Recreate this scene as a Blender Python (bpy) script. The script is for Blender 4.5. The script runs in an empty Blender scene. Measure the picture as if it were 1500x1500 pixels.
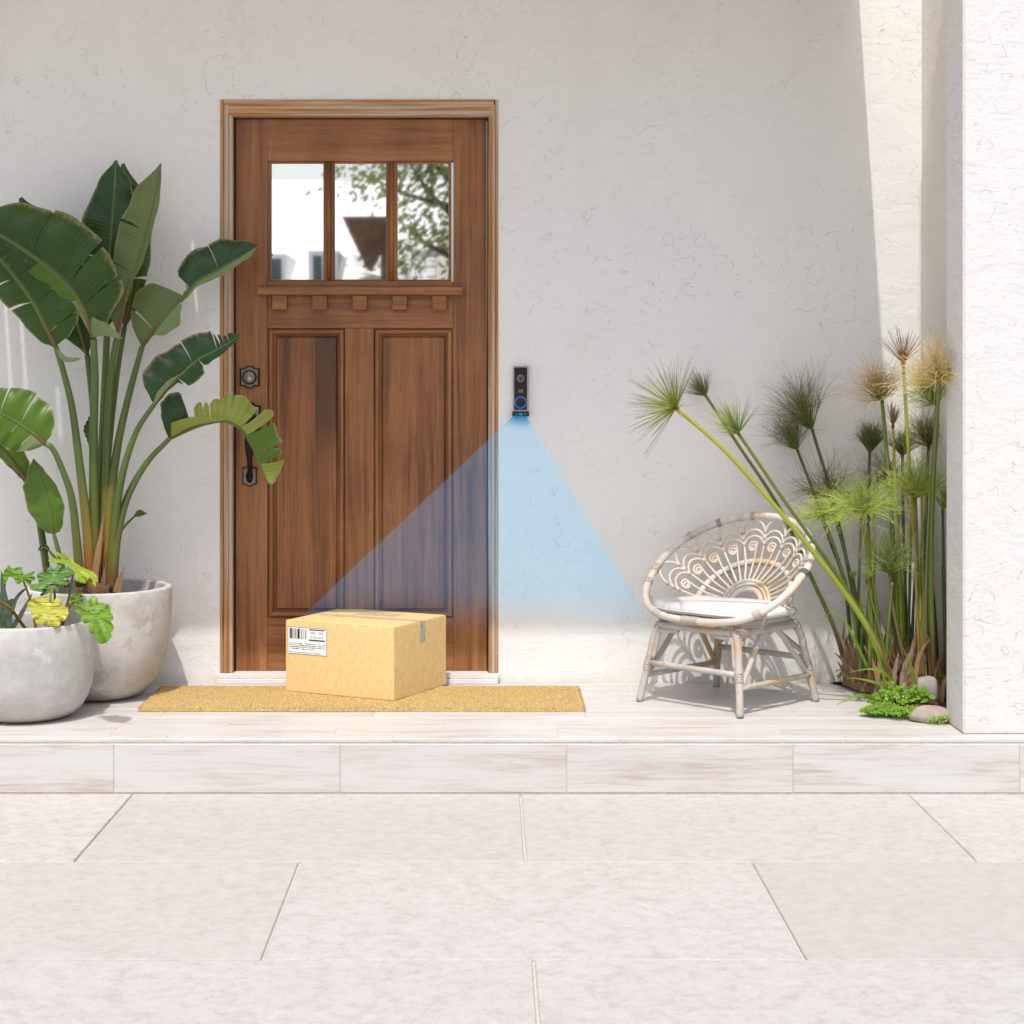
import bpy, math, random
from mathutils import Vector, Matrix, noise as mnoise
random.seed(7)
R = math.radians
scene = bpy.context.scene
col = scene.collection

# ------------------------------------------------------------------ camera
D, CAMX, CAMZ, F = 6.5, 0.0, 1.1, 2600.0          # metres to the wall, focal length in 1500-px units
cam_d = bpy.data.cameras.new('camera'); cam = bpy.data.objects.new('camera', cam_d); col.objects.link(cam)
cam.location = (CAMX, -D, CAMZ); cam.rotation_euler = (R(90), 0, 0)
cam_d.sensor_width = 36; cam_d.lens = 36 * F / 1500
cam_d.shift_x = (750 - 715) / 1500; cam_d.shift_y = -(750 - 560) / 1500
cam_d.clip_end = 1000; cam_d.clip_start = 0.05
scene.camera = cam
# ------------------------------------------------------------------ light
SUN = Vector((0.13, 1.0, -1.95)).normalized()       # direction the light travels
world = bpy.data.worlds.new('World'); scene.world = world; world.use_nodes = True
wn = world.node_tree.nodes; wl_ = world.node_tree.links
sky = wn.new('ShaderNodeTexSky'); sky.sky_type = 'NISHITA'; sky.sun_disc = False
sky.sun_elevation = math.asin(-SUN.z); sky.sun_rotation = math.atan2(-SUN.x, -SUN.y)
sky.air_density = 1.0; sky.dust_density = 4.0; sky.ozone_density = 0.5
wl_.new(sky.outputs[0], wn['Background'].inputs[0]); wn['Background'].inputs[1].default_value = 0.15
sun_d = bpy.data.lights.new('sun', 'SUN'); sun = bpy.data.objects.new('sun', sun_d); col.objects.link(sun)
sun_d.energy = 2.35; sun_d.angle = R(0.6); sun_d.color = (1.0, 0.975, 0.93)
sun.rotation_euler = SUN.to_track_quat('-Z', 'Y').to_euler(); sun.location = (-2, -8, 9)
vs = scene.view_settings
vs.view_transform = 'Standard'; vs.look = 'None'; vs.gamma = 1.0; vs.use_curve_mapping = False
vs.exposure = 0.25
scene.cycles.use_denoising = True
scene.cycles.max_bounces = 8; scene.cycles.diffuse_bounces = 4
scene.cycles.use_adaptive_sampling = True; scene.cycles.adaptive_threshold = 0.02
scene.cycles.transparent_max_bounces = 16

# ------------------------------------------------------------------ helpers
def P(px, py, d=0.0):
    k = (D - d) / F
    return Vector(((px - 715) * k, -d, CAMZ - (py - 560) * k))
def X(px, d=0.0): return (px - 715) * (D - d) / F
def Z(py, d=0.0): return CAMZ - (py - 560) * (D - d) / F

ORG = {}
def org(o): return ORG.get(o.name, Vector((0, 0, 0)))
def tag(o, label=None, cat=None, group=None, kind=None):
    if label: o['label'] = label
    if cat: o['category'] = cat
    if group: o['group'] = group
    if kind: o['kind'] = kind
    return o
def empty(name, loc, label=None, cat=None, group=None, kind=None):
    o = bpy.data.objects.new(name, None); col.objects.link(o); o.location = loc
    o.empty_display_size = 0.05
    ORG[o.name] = Vector(loc)
    return tag(o, label, cat, group, kind)

class MB:
    """collects world-space geometry for ONE mesh object"""
    def __init__(s): s.v = []; s.f = []; s.m = []; s.uv = []; s.mi = 0
    def face(s, idx, uv=None):
        s.f.append(tuple(idx)); s.m.append(s.mi); s.uv.append(uv)
    def box(s, x0, x1, y0, y1, z0, z1):
        b = len(s.v)
        s.v += [Vector(p) for p in ((x0,y0,z0),(x1,y0,z0),(x1,y1,z0),(x0,y1,z0),(x0,y0,z1),(x1,y0,z1),(x1,y1,z1),(x0,y1,z1))]
        for q in ((0,3,2,1),(4,5,6,7),(0,1,5,4),(1,2,6,5),(2,3,7,6),(3,0,4,7)): s.face([b+i for i in q])
        return s
    def cbox(s, x0, x1, y0, y1, z0, z1, c=0.002):
        """box with a chamfer on every edge"""
        b = len(s.v); xs=(x0,x1); ys=(y0,y1); zs=(z0,z1); idx = {}
        for i in (0,1):
            for j in (0,1):
                for k in (0,1):
                    sx = c if i==0 else -c; sy = c if j==0 else -c; sz = c if k==0 else -c
                    idx[i,j,k,'x'] = len(s.v); s.v.append(Vector((xs[i], ys[j]+sy, zs[k]+sz)))
                    idx[i,j,k,'y'] = len(s.v); s.v.append(Vector((xs[i]+sx, ys[j], zs[k]+sz)))
                    idx[i,j,k,'z'] = len(s.v); s.v.append(Vector((xs[i]+sx, ys[j]+sy, zs[k])))
        g = idx
        def q(a, flip): s.face(a[::-1] if flip else a)
        for i in (0,1): q([g[i,0,0,'x'],g[i,0,1,'x'],g[i,1,1,'x'],g[i,1,0,'x']], i==1)
        for j in (0,1): q([g[0,j,0,'y'],g[1,j,0,'y'],g[1,j,1,'y'],g[0,j,1,'y']], j==1)
        for k in (0,1): q([g[0,0,k,'z'],g[0,1,k,'z'],g[1,1,k,'z'],g[1,0,k,'z']], k==1)
        for i in (0,1):
            for j in (0,1): q([g[i,j,0,'x'],g[i,j,0,'y'],g[i,j,1,'y'],g[i,j,1,'x']], (i+j)%2==1)
            for k in (0,1): q([g[i,0,k,'x'],g[i,1,k,'x'],g[i,1,k,'z'],g[i,0,k,'z']], (i+k)%2==1)
        for j in (0,1):
            for k in (0,1): q([g[0,j,k,'y'],g[0,j,k,'z'],g[1,j,k,'z'],g[1,j,k,'y']], (j+k)%2==1)
        for i in (0,1):
            for j in (0,1):
                for k in (0,1): q([g[i,j,k,'x'],g[i,j,k,'z'],g[i,j,k,'y']], (i+j+k)%2==1)
        return s
    def tube(s, pts, rad, n=8, caps=True, closed=False, flat=None):
        pts = [Vector(p) for p in pts]; N = len(pts)
        rads = rad if isinstance(rad, (list, tuple)) else [rad]*N
        b = len(s.v); T = []
        for i in range(N):
            a = pts[(i-1) % N] if (closed or i > 0) else pts[i]
            c = pts[(i+1) % N] if (closed or i < N-1) else pts[i]
            t = (c - a); T.append(t.normalized() if t.length > 1e-9 else Vector((0,0,1)))
        ref = Vector((0,0,1)) if abs(T[0].z) < 0.9 else Vector((1,0,0))
        u = (ref - T[0]*ref.dot(T[0])).normalized(); L = 0.0
        for i in range(N):
            u = (u - T[i]*u.dot(T[i])); u = u.normalized() if u.length > 1e-6 else T[i].orthogonal().normalized()
            w = T[i].cross(u)
            for k in range(n):
                a = 2*math.pi*k/n
                s.v.append(pts[i] + (u*math.cos(a) + w*math.sin(a))*rads[i])
        R_ = N if closed else N-1
        for i in range(R_):
            j = (i+1) % N
            for k in range(n):
                l = (k+1) % n
                s.face([b+i*n+k, b+i*n+l, b+j*n+l, b+j*n+k],
                       [(k/n, i/R_), ((k+1)/n, i/R_), ((k+1)/n, (i+1)/R_), (k/n, (i+1)/R_)])
        if caps and not closed:
            s.face([b+k for k in range(n)][::-1]); s.face([b+(N-1)*n+k for k in range(n)])
        return s
    def lathe(s, prof, c, n=64, close_top=False, close_bot=True):
        b = len(s.v); c = Vector(c); N = len(prof)
        for r, z in prof:
            for k in range(n):
                a = 2*math.pi*k/n; s.v.append(c + Vector((r*math.cos(a), r*math.sin(a), z)))
        for i in range(N-1):
            for k in range(n):
                l = (k+1) % n
                s.face([b+i*n+k, b+i*n+l, b+(i+1)*n+l, b+(i+1)*n+k])
        if close_bot: s.face([b+k for k in range(n)][::-1])
        if close_top: s.face([b+(N-1)*n+k for k in range(n)])
        return s
    def prism(s, poly, y0, y1):
        """polygon given as (x,z), extruded in y from y0 (front) to y1"""
        b = len(s.v); n = len(poly)
        s.v += [Vector((x, y0, z)) for x, z in poly] + [Vector((x, y1, z)) for x, z in poly]
        s.face(list(range(b, b+n))); s.face(list(range(b+n, b+2*n))[::-1])
        for i in range(n):
            j = (i+1) % n; s.face([b+j, b+i, b+n+i, b+n+j])
        return s
    def grid(s, P_, uvs=None, flip=False):
        """P_: rows of points"""
        b = len(s.v); h = len(P_); w = len(P_[0])
        for row in P_: s.v += [Vector(p) for p in row]
        for i in range(h-1):
            for j in range(w-1):
                q = [b+i*w+j, b+i*w+j+1, b+(i+1)*w+j+1, b+(i+1)*w+j]
                uv = [uvs[i][j], uvs[i][j+1], uvs[i+1][j+1], uvs[i+1][j]] if uvs else None
                if flip: q = q[::-1]; uv = uv[::-1] if uv else None
                s.face(q, uv)
        return s
    def build(s, name, mats, parent=None, smooth=False, origin=None):
        me = bpy.data.meshes.new(name)
        o_ = org(parent) if parent is not None else Vector(origin or (0,0,0))
        me.from_pydata([tuple(v - o_) for v in s.v], [], s.f)
        mats = mats if isinstance(mats, (list, tuple)) else [mats]
        for m in mats: me.materials.append(M[m])
        me.polygons.foreach_set('material_index', s.m)
        if smooth: me.polygons.foreach_set('use_smooth', [True]*len(s.f))
        if any(u for u in s.uv):
            lay = me.uv_layers.new(name='UVMap'); d = []
            for f, u in zip(s.f, s.uv):
                for i in range(len(f)): d += list(u[i]) if u else [0.0, 0.0]
            lay.data.foreach_set('uv', d)
        me.update()
        o = bpy.data.objects.new(name, me); col.objects.link(o)
        if parent is not None: o.parent = parent
        elif origin is not None: o.location = origin
        ORG[o.name] = o_
        return o

def spline(pts, n):
    """Catmull-Rom through the points, n samples"""
    p = [Vector(q) for q in pts]
    if len(p) == 2: return [p[0].lerp(p[1], i/(n-1)) for i in range(n)]
    p = [p[0]*2 - p[1]] + p + [p[-1]*2 - p[-2]]
    dense = []
    for i in range(1, len(p)-2):
        for k in range(24):
            t = k/24; a, b, c, d = p[i-1], p[i], p[i+1], p[i+2]
            dense.append(0.5*((2*b) + (c-a)*t + (2*a-5*b+4*c-d)*t*t + (3*b-a-3*c+d)*t**3))
    dense.append(p[-2])
    L = [0]
    for i in range(1, len(dense)): L.append(L[-1] + (dense[i]-dense[i-1]).length)
    out = []; j = 0
    for i in range(n):
        s = L[-1]*i/(n-1)
        while j < len(L)-2 and L[j+1] < s: j += 1
        q = (s-L[j])/max(L[j+1]-L[j], 1e-9); out.append(dense[j].lerp(dense[j+1], min(max(q,0),1)))
    return out
def interp(tab, t):
    if t <= tab[0][0]: return tab[0][1]
    for (a, u), (b, v) in zip(tab, tab[1:]):
        if t <= b:
            q = (t-a)/max(b-a, 1e-9); q = 0.35*q + 0.65*q*q*(3-2*q); return u + (v-u)*q
    return tab[-1][1]

# ------------------------------------------------------------------ materials
M = {}
class NM:
    def __init__(s, name, rough=0.6, spec=0.3):
        m = bpy.data.materials.new(name); m.use_nodes = True; M[name] = m; s.m = m
        s.nt = m.node_tree; s.N = s.nt.nodes; s.b = s.N['Principled BSDF']; s.out = s.N['Material Output']
        s.b.inputs['Roughness'].default_value = rough; s.b.inputs['Specular IOR Level'].default_value = spec
    def link(s, a, b): s.nt.links.new(a, b)
    def put(s, sock, v):
        if hasattr(v, 'is_output') or isinstance(v, bpy.types.NodeSocket): s.link(v, sock)
        else: sock.default_value = v
    def co(s, which='Object'): return s.N.new('ShaderNodeTexCoord').outputs[which]
    def rand(s): return s.N.new('ShaderNodeObjectInfo').outputs['Random']
    def map(s, v, scale=(1,1,1), loc=(0,0,0), rot=(0,0,0)):
        n = s.N.new('ShaderNodeMapping'); s.link(v, n.inputs[0])
        n.inputs['Scale'].default_value = scale; s.put(n.inputs['Location'], loc); n.inputs['Rotation'].default_value = rot
        return n.outputs[0]
    def noise(s, v, scale, detail=3, rough=0.5, dist=0.0, colour=False):
        n = s.N.new('ShaderNodeTexNoise'); s.link(v, n.inputs['Vector'])
        n.inputs['Scale'].default_value = scale; n.inputs['Detail'].default_value = detail
        n.inputs['Roughness'].default_value = rough; n.inputs['Distortion'].default_value = dist
        return n.outputs['Color' if colour else 'Fac']
    def vor(s, v, scale):
        n = s.N.new('ShaderNodeTexVoronoi'); s.link(v, n.inputs['Vector']); n.inputs['Scale'].default_value = scale
        return n.outputs['Distance'], n.outputs['Color']
    def math(s, op, a, b=0.0, c=0.0, clamp=False):
        n = s.N.new('ShaderNodeMath'); n.operation = op; n.use_clamp = clamp
        s.put(n.inputs[0], a); s.put(n.inputs[1], b); s.put(n.inputs[2], c); return n.outputs[0]
    def vmath(s, op, a, b):
        n = s.N.new('ShaderNodeVectorMath'); n.operation = op; s.put(n.inputs[0], a); s.put(n.inputs[1], b); return n.outputs[0]
    def sep(s, v):
        n = s.N.new('ShaderNodeSeparateXYZ'); s.link(v, n.inputs[0]); return n.outputs
    def comb(s, x, y, z):
        n = s.N.new('ShaderNodeCombineXYZ'); s.put(n.inputs[0], x); s.put(n.inputs[1], y); s.put(n.inputs[2], z); return n.outputs[0]
    def ramp(s, f, stops, interp_='LINEAR'):
        n = s.N.new('ShaderNodeValToRGB'); s.put(n.inputs[0], f); e = n.color_ramp.elements; n.color_ramp.interpolation = interp_
        while len(e) < len(stops): e.new(0.5)
        for el, (p, c) in zip(e, stops):
            el.position = p; el.color = (*c, 1) if len(c) == 3 else c
        return n.outputs[0]
    def sst(s, f, a, b):
        n = s.N.new('ShaderNodeMapRange'); n.interpolation_type = 'SMOOTHSTEP'
        s.put(n.inputs[0], f); n.inputs[1].default_value = a; n.inputs[2].default_value = b
        n.inputs[3].default_value = 0; n.inputs[4].default_value = 1; return n.outputs[0]
    def mix(s, f, a, b, mode='MIX'):
        n = s.N.new('ShaderNodeMix'); n.data_type = 'RGBA'; n.blend_type = mode
        s.put(n.inputs[0], f)
        s.put(n.inputs[6], (*a, 1) if isinstance(a, tuple) and len(a) == 3 else a)
        s.put(n.inputs[7], (*b, 1) if isinstance(b, tuple) and len(b) == 3 else b)
        return n.outputs[2]
    def bump(s, h, strength=0.5, dist=0.01, normal=None):
        n = s.N.new('ShaderNodeBump'); s.put(n.inputs['Height'], h)
        n.inputs['Strength'].default_value = strength; n.inputs['Distance'].default_value = dist
        if normal: s.link(normal, n.inputs['Normal'])
        s.link(n.outputs[0], s.b.inputs['Normal']); return n.outputs[0]
    def color(s, c): s.put(s.b.inputs['Base Color'], (*c, 1) if isinstance(c, tuple) and len(c) == 3 else c)
    def rough(s, r): s.put(s.b.inputs['Roughness'], r)
    def translucent(s, c, f=0.3):
        t = s.N.new('ShaderNodeBsdfTranslucent'); s.put(t.inputs[0], (*c, 1) if isinstance(c, tuple) and len(c) == 3 else c)
        mx = s.N.new('ShaderNodeMixShader'); mx.inputs[0].default_value = f
        s.link(s.b.outputs[0], mx.inputs[1]); s.link(t.outputs[0], mx.inputs[2]); s.link(mx.outputs[0], s.out.inputs[0])

def simple(name, c, rough=0.6, spec=0.3, metal=0.0, var=0.12, scale=30, bump=0.0):
    k = NM(name, rough, spec); k.b.inputs['Metallic'].default_value = metal
    v = k.co(); f = k.noise(v, scale, 4)
    lo = tuple(x*(1-var) for x in c); hi = tuple(min(1, x*(1+var)) for x in c)
    k.color(k.ramp(f, [(0.3, lo), (0.7, hi)]))
    if bump: k.bump(k.noise(v, scale*4, 4), bump, 0.004)
    return k

def stucco(name, base, dens=0.5, grain=0.25, warm=(0.73, 0.70, 0.645)):
    k = NM(name, 0.9, 0.12); v = k.co()
    n = k.N.new('ShaderNodeVectorMath'); n.operation = 'SCALE'; k.link(k.noise(v, 16, 2, colour=True), n.inputs[0]); n.inputs[3].default_value = 0.075
    vd = k.vmath('ADD', v, n.outputs[0])
    tot = None
    for sc, w, nsc, off in ((7.5, 0.0115, 13, 0), (15.0, 0.020, 23, 3.3)):
        vv = k.map(vd, loc=(off, off*.7, off*.3))
        dist, cl = k.vor(vv, sc)
        rr = k.math('MULTIPLY_ADD', k.sep(cl)[0], 0.42, 0.10)
        ring = k.math('ABSOLUTE', k.math('SUBTRACT', dist, rr))
        line = k.math('SUBTRACT', 1.0, k.sst(ring, w*0.25, w))
        msk = k.sst(k.noise(k.map(v, loc=(off*2, 5, off)), nsc, 2, 0.6), 0.60-0.12*dens, 0.66-0.12*dens)
        l = k.math('MULTIPLY', line, msk)
        tot = l if tot is None else k.math('MAXIMUM', tot, l)
    patch = k.sst(k.noise(v, 1.7, 4, 0.6), 0.42, 0.60)           # trowelled areas differ in density
    tot = k.math('MULTIPLY', tot, k.math('MULTIPLY_ADD', patch, 0.75, 0.25))
    stain = k.noise(k.map(v, (1.4, 1.4, 0.8)), 1.3, 5, 0.6)
    c = k.mix(k.math('MULTIPLY', k.sst(stain, 0.48, 0.78), 0.5), base, warm)
    c = k.mix(k.math('MULTIPLY', k.sst(k.noise(v, 5, 5, 0.65), 0.35, 0.8), 0.22), c, tuple(x*0.88 for x in base))
    c = k.mix(k.math('MULTIPLY', tot, 0.33), c, tuple(x*0.62 for x in warm))
    # rising dirt along the foot of the wall
    foot = k.math('MULTIPLY', k.math('SUBTRACT', 1.0, k.sst(k.math('ADD', k.sep(v)[2], k.math('MULTIPLY', k.noise(v, 14, 4), 0.06)), 0.02, 0.085)), 0.45)
    c = k.mix(foot, c, (0.60, 0.50, 0.42))
    k.color(c)
    h = k.math('MULTIPLY_ADD', tot, -0.65, k.math('MULTIPLY', k.noise(v, 70, 5, 0.6), grain))
    h = k.math('ADD', h, k.math('MULTIPLY', k.noise(k.map(v, (1.0, 1.0, 1.7)), 8, 5, 0.62, 0.8), 1.5))
    k.bump(h, 0.55, 0.006)
    return k
stucco('stucco_wall', (0.82, 0.805, 0.78), 0.90)
stucco('stucco_pillar', (0.69, 0.685, 0.67), 0.95, 0.5, (0.70, 0.685, 0.65))
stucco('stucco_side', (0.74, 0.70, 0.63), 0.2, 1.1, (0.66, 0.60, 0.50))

def wood(name, axis, dark, mid, light, rough=0.42, scale=1.0, off=0.0, patch=None):
    k = NM(name, rough, 0.4); v = k.co(); sc = [26*scale, 26*scale, 26*scale]; sc[axis] = 0.9*scale
    vv = k.map(v, tuple(sc), loc=(off, off*2, off*3))
    g = k.noise(vv, 1.0, 6, 0.62, 0.6)
    sc2 = [95*scale]*3; sc2[axis] = 2.2*scale
    fine = k.noise(k.map(v, tuple(sc2)), 1.0, 3, 0.6)
    big = k.noise(k.map(v, (4, 4, 2.2)), 1.0, 3, 0.55)
    f = k.math('ADD', k.math('MULTIPLY', g, 0.55), k.math('ADD', k.math('MULTIPLY', fine, 0.2), k.math('MULTIPLY', big, 0.30)))
    c = k.ramp(f, [(0.36, dark), (0.50, mid), (0.66, light)])
    c = k.mix(k.math('MULTIPLY', k.sst(fine, 0.60, 0.70), 0.35), c, tuple(x*0.45 for x in dark))
    blot = k.noise(k.map(v, (9, 9, 2.6), loc=(off, 2, off)), 1.0, 4, 0.6)            # old varnish gone dark in drifts
    c = k.mix(k.math('MULTIPLY', k.sst(blot, 0.50, 0.75), 0.45), c, tuple(x*0.55 for x in mid))
    pore = k.noise(k.map(v, tuple(320 if i != axis else 9 for i in range(3))), 1.0, 2)
    c = k.mix(k.math('MULTIPLY', k.sst(pore, 0.60, 0.68), 0.35), c, tuple(x*0.4 for x in dark))
    if patch:                                            # one dark stained board at the top of the left panel
        sp_ = k.sep(v); xm = k.math('MULTIPLY', k.sst(sp_[0], patch[0]-.002, patch[0]+.002), k.math('SUBTRACT', 1.0, k.sst(sp_[0], patch[1]-.004, patch[1])))
        zm = k.sst(k.math('ADD', sp_[2], k.math('MULTIPLY', big, 0.25)), patch[2], patch[2]+.30)
        c = k.mix(k.math('MULTIPLY', k.math('MULTIPLY', xm, zm), 0.75), c, (0.050, 0.026, 0.014))
    k.color(c); k.rough(k.math('MULTIPLY_ADD', g, 0.3, rough-0.1))
    k.bump(k.math('ADD', g, k.math('MULTIPLY', fine, 0.6)), 0.22, 0.002)
    return k
WD, WM_, WL = (0.080, 0.030, 0.010), (0.255, 0.100, 0.032), (0.41, 0.185, 0.068)
wood('door_wood_v', 2, WD, WM_, WL); wood('door_wood_h', 0, WD, WM_, WL, off=3.1)
wood('door_panel_wood', 2, (0.070, 0.027, 0.010), (0.235, 0.090, 0.029), (0.37, 0.158, 0.057), off=7.7, patch=(-.168, -.075, .80))
# weathered jamb: orange varnish worn to grey
for nm, s1, s2 in (('jamb_wood', (120, 120, 1.6), (60, 60, 1.1)), ('head_wood', (1.6, 120, 120), (1.1, 60, 60))):
    k = NM(nm, 0.6, 0.25); v = k.co()
    g = k.noise(k.map(v, s1), 1, 5, 0.65, 0.4); w = k.noise(k.map(v, s2, loc=(3, 1, 8)), 1, 4, 0.6)
    c = k.ramp(g, [(0.35, (0.22, 0.085, 0.025)), (0.5, (0.46, 0.21, 0.065)), (0.68, (0.56, 0.32, 0.14))])
    k.color(k.mix(k.sst(w, 0.40, 0.62), c, (0.52, 0.42, 0.33))); k.bump(g, 0.35, 0.003)
# whitewashed plank tile
k = NM('plank_tile', 0.42, 0.35); v = k.co(); r = k.rand()
v = k.vmath('ADD', v, k.comb(k.math('MULTIPLY', r, 37.0), k.math('MULTIPLY', r, 91.0), 0.0))
g = k.noise(k.map(v, (3.2, 62, 62)), 1, 7, 0.7, 0.9); big = k.noise(k.map(v, (2.0, 11, 11)), 1, 4, 0.6)
fine = k.noise(k.map(v, (14, 260, 260)), 1, 3, 0.7)
c = k.ramp(k.math('ADD', k.math('MULTIPLY', g, 0.6), k.math('MULTIPLY', big, 0.4)), [(0.35, (0.41, 0.335, 0.28)), (0.44, (0.53, 0.48, 0.44)), (0.52, (0.595, 0.58, 0.565)), (0.7, (0.64, 0.635, 0.63))])
c = k.mix(k.math('MULTIPLY', k.sst(fine, 0.6, 0.75), 0.3), c, (0.47, 0.41, 0.37))
c = k.mix(k.math('MULTIPLY', k.sst(r, 0.0, 1.0), 0.3), c, (0.61, 0.59, 0.57))
k.color(c); k.bump(k.math('ADD', g, fine), 0.12, 0.002)
simple('grout', (0.60, 0.52, 0.46), 0.9, 0.1, scale=60)
k = NM('paver', 0.85, 0.12); v = k.co(); r = k.rand()
vv = k.vmath('ADD', v, k.comb(k.math('MULTIPLY', r, 31.0), k.math('MULTIPLY', r, 77.0), 0.0))
n1 = k.noise(vv, 26, 8, 0.75, 0.3); n2 = k.noise(vv, 240, 2, 0.6); n3 = k.noise(vv, 2.2, 5, 0.7); n4 = k.noise(vv, 75, 3, 0.7)
c = k.ramp(n1, [(0.34, (0.41, 0.39, 0.365)), (0.5, (0.50, 0.485, 0.465)), (0.66, (0.555, 0.545, 0.525))])
c = k.mix(k.math('MULTIPLY', k.sst(n2, 0.60, 0.70), 0.45), c, (0.34, 0.31, 0.28))
c = k.mix(k.math('MULTIPLY', k.sst(n4, 0.62, 0.70), 0.5), c, (0.40, 0.37, 0.34))
c = k.mix(k.math('MULTIPLY', k.sst(n3, 0.56, 0.74), 0.25), c, (0.46, 0.425, 0.385))
pit = k.sst(k.vor(vv, 38)[0], 0.05, 0.11)
c = k.mix(k.math('MULTIPLY', k.math('SUBTRACT', 1.0, pit), 0.6), c, (0.30, 0.275, 0.25))
k.color(k.mix(k.math('MULTIPLY', r, 0.55), c, (0.42, 0.39, 0.36))); k.bump(k.math('ADD', k.math('MULTIPLY', pit, 0.8), k.math('ADD', n1, k.math('MULTIPLY', n2, 0.6))), 0.4, 0.004)
simple('ground_gravel', (0.58, 0.56, 0.53), 0.95, 0.1, scale=3, var=0.2, bump=0.4)
simple('sill_paint', (0.74, 0.71, 0.68), 0.5, 0.3, scale=12, var=0.08)
simple('roof_paint', (0.80, 0.79, 0.77), 0.6, 0.2, scale=8, var=0.05)
# concrete pots
def concrete(name, base, stain, seed, amt):
    k = NM(name, 0.86, 0.15); v = k.co()
    n1 = k.noise(k.map(v, loc=(seed, seed, seed)), 6.5, 6, 0.65); n2 = k.noise(k.map(v, loc=(seed*2, 1, 4)), 13, 7, 0.72); n3 = k.noise(v, 150, 3)
    c = k.ramp(n1, [(0.32, tuple(x*0.78 for x in base)), (0.5, base), (0.68, tuple(min(.9, x*1.16) for x in base))])
    ring = k.noise(k.map(v, (1, 1, 1.7), loc=(seed*3, 9, 1)), 4.2, 5, 0.7, 0.4)
    st = k.math('MULTIPLY', k.sst(ring, 0.50, 0.60), k.math('MULTIPLY_ADD', k.sst(n2, 0.35, 0.6), 0.75, 0.25))
    c = k.mix(k.math('MULTIPLY', st, amt), c, stain)
    c = k.mix(k.math('MULTIPLY', k.sst(n2, 0.56, 0.66), 0.65*min(1, amt+.3)), c, (0.72, 0.705, 0.69))
    c = k.mix(k.math('MULTIPLY', k.math('SUBTRACT', 1.0, k.sst(k.math('ADD', k.sep(v)[2], k.math('MULTIPLY', n2, 0.08)), 0.03, 0.11)), 0.45), c, (0.48, 0.37, 0.28))
    pin = k.sst(k.vor(v, 40)[0], 0.04, 0.09)
    c = k.mix(k.math('MULTIPLY', k.math('SUBTRACT', 1.0, pin), 0.4), c, (0.25, 0.23, 0.21))
    k.color(c); k.bump(k.math('ADD', k.math('MULTIPLY', n3, 0.4), k.math('ADD', n2, k.math('MULTIPLY', pin, 0.4))), 0.32, 0.004)
concrete('concrete_stained', (0.57, 0.54, 0.51), (0.38, 0.31, 0.24), 2.0, 0.6)
concrete('concrete_grey', (0.52, 0.505, 0.485), (0.42, 0.385, 0.35), 5.4, 0.45)
simple('soil', (0.075, 0.050, 0.034), 0.95, 0.1, scale=60, var=0.5, bump=0.6)
# coir
k = NM('coir', 0.9, 0.15); v = k.co()
n1 = k.noise(v, 260, 3, 0.7); n2 = k.noise(v, 18, 4)
c = k.ramp(n1, [(0.34, (0.24, 0.145, 0.045)), (0.5, (0.47, 0.32, 0.125)), (0.66, (0.68, 0.53, 0.28))])
k.color(k.mix(k.math('MULTIPLY', n2, 0.35), c, (0.50, 0.34, 0.13)))
# cardboard
k = NM('cardboard', 0.75, 0.2); v = k.co()
n1 = k.noise(k.map(v, (75, 75, 38)), 1, 6, 0.7); n2 = k.noise(k.map(v, (3, 3, 3)), 1, 3); n3 = k.noise(k.map(v, (200, 200, 60)), 1, 2)
c = k.ramp(n1, [(0.30, (0.70, 0.485, 0.20)), (0.5, (0.78, 0.575, 0.27)), (0.7, (0.82, 0.635, 0.335))])
c = k.mix(k.math('MULTIPLY', k.sst(n3, 0.66, 0.76), 0.5), c, (0.52, 0.29, 0.08))
k.color(k.mix(k.math('MULTIPLY', n2, 0.2), c, (0.80, 0.56, 0.24))); k.bump(n1, 0.08, 0.002)
simple('cardboard_edge', (0.34, 0.21, 0.09), 0.8, 0.2)
simple('label_paper', (0.86, 0.86, 0.86), 0.5, 0.3, var=0.02)
simple('ink', (0.02, 0.022, 0.025), 0.6, 0.2); simple('ink_mid', (0.17, 0.18, 0.19), 0.6, 0.2); simple('ink_light', (0.44, 0.45, 0.46), 0.6, 0.2)
simple('tape_grey', (0.40, 0.41, 0.36), 0.35, 0.4, scale=80, var=0.2); simple('tape_clear', (0.74, 0.60, 0.38), 0.25, 0.5)
# hardware
simple('bronze_dark', (0.018, 0.013, 0.011), 0.38, 0.5, 0.6, scale=60); simple('pewter', (0.23, 0.195, 0.155), 0.45, 0.5, 0.35, scale=70)
simple('brass', (0.80, 0.64, 0.38), 0.25, 0.5, 0.9, scale=70, var=0.05)
simple('gloss_black', (0.010, 0.010, 0.011), 0.18, 0.5, scale=40); simple('bell_silver', (0.42, 0.40, 0.38), 0.4, 0.5, 0.5, scale=80, var=0.04)
simple('matte_black', (0.022, 0.021, 0.020), 0.5, 0.4, scale=90); simple('print_grey', (0.38, 0.36, 0.33), 0.6, 0.2)
simple('rubber', (0.02, 0.018, 0.016), 0.8, 0.2); simple('cloth_white', (0.62, 0.62, 0.625), 0.9, 0.1, var=0.04, scale=14, bump=0.25)
simple('plastic_white', (0.80, 0.80, 0.79), 0.4, 0.4, var=0.03)
def emis(name, c, s):
    k = NM(name, 0.3); k.color(c); k.b.inputs['Emission Color'].default_value = (*c, 1); k.b.inputs['Emission Strength'].default_value = s
emis('blue_ring', (0.05, 0.16, 0.62), 0.45); emis('white_led', (0.55, 0.75, 0.85), 0.7)
# reflective glazing
k = NM('pane_glass', 0.02, 0.5); k.b.inputs['Metallic'].default_value = 1.0; k.color((0.95, 0.95, 0.95))
v = k.co(); k.bump(k.noise(v, 4.0, 1), 0.004, 0.02)
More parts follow.
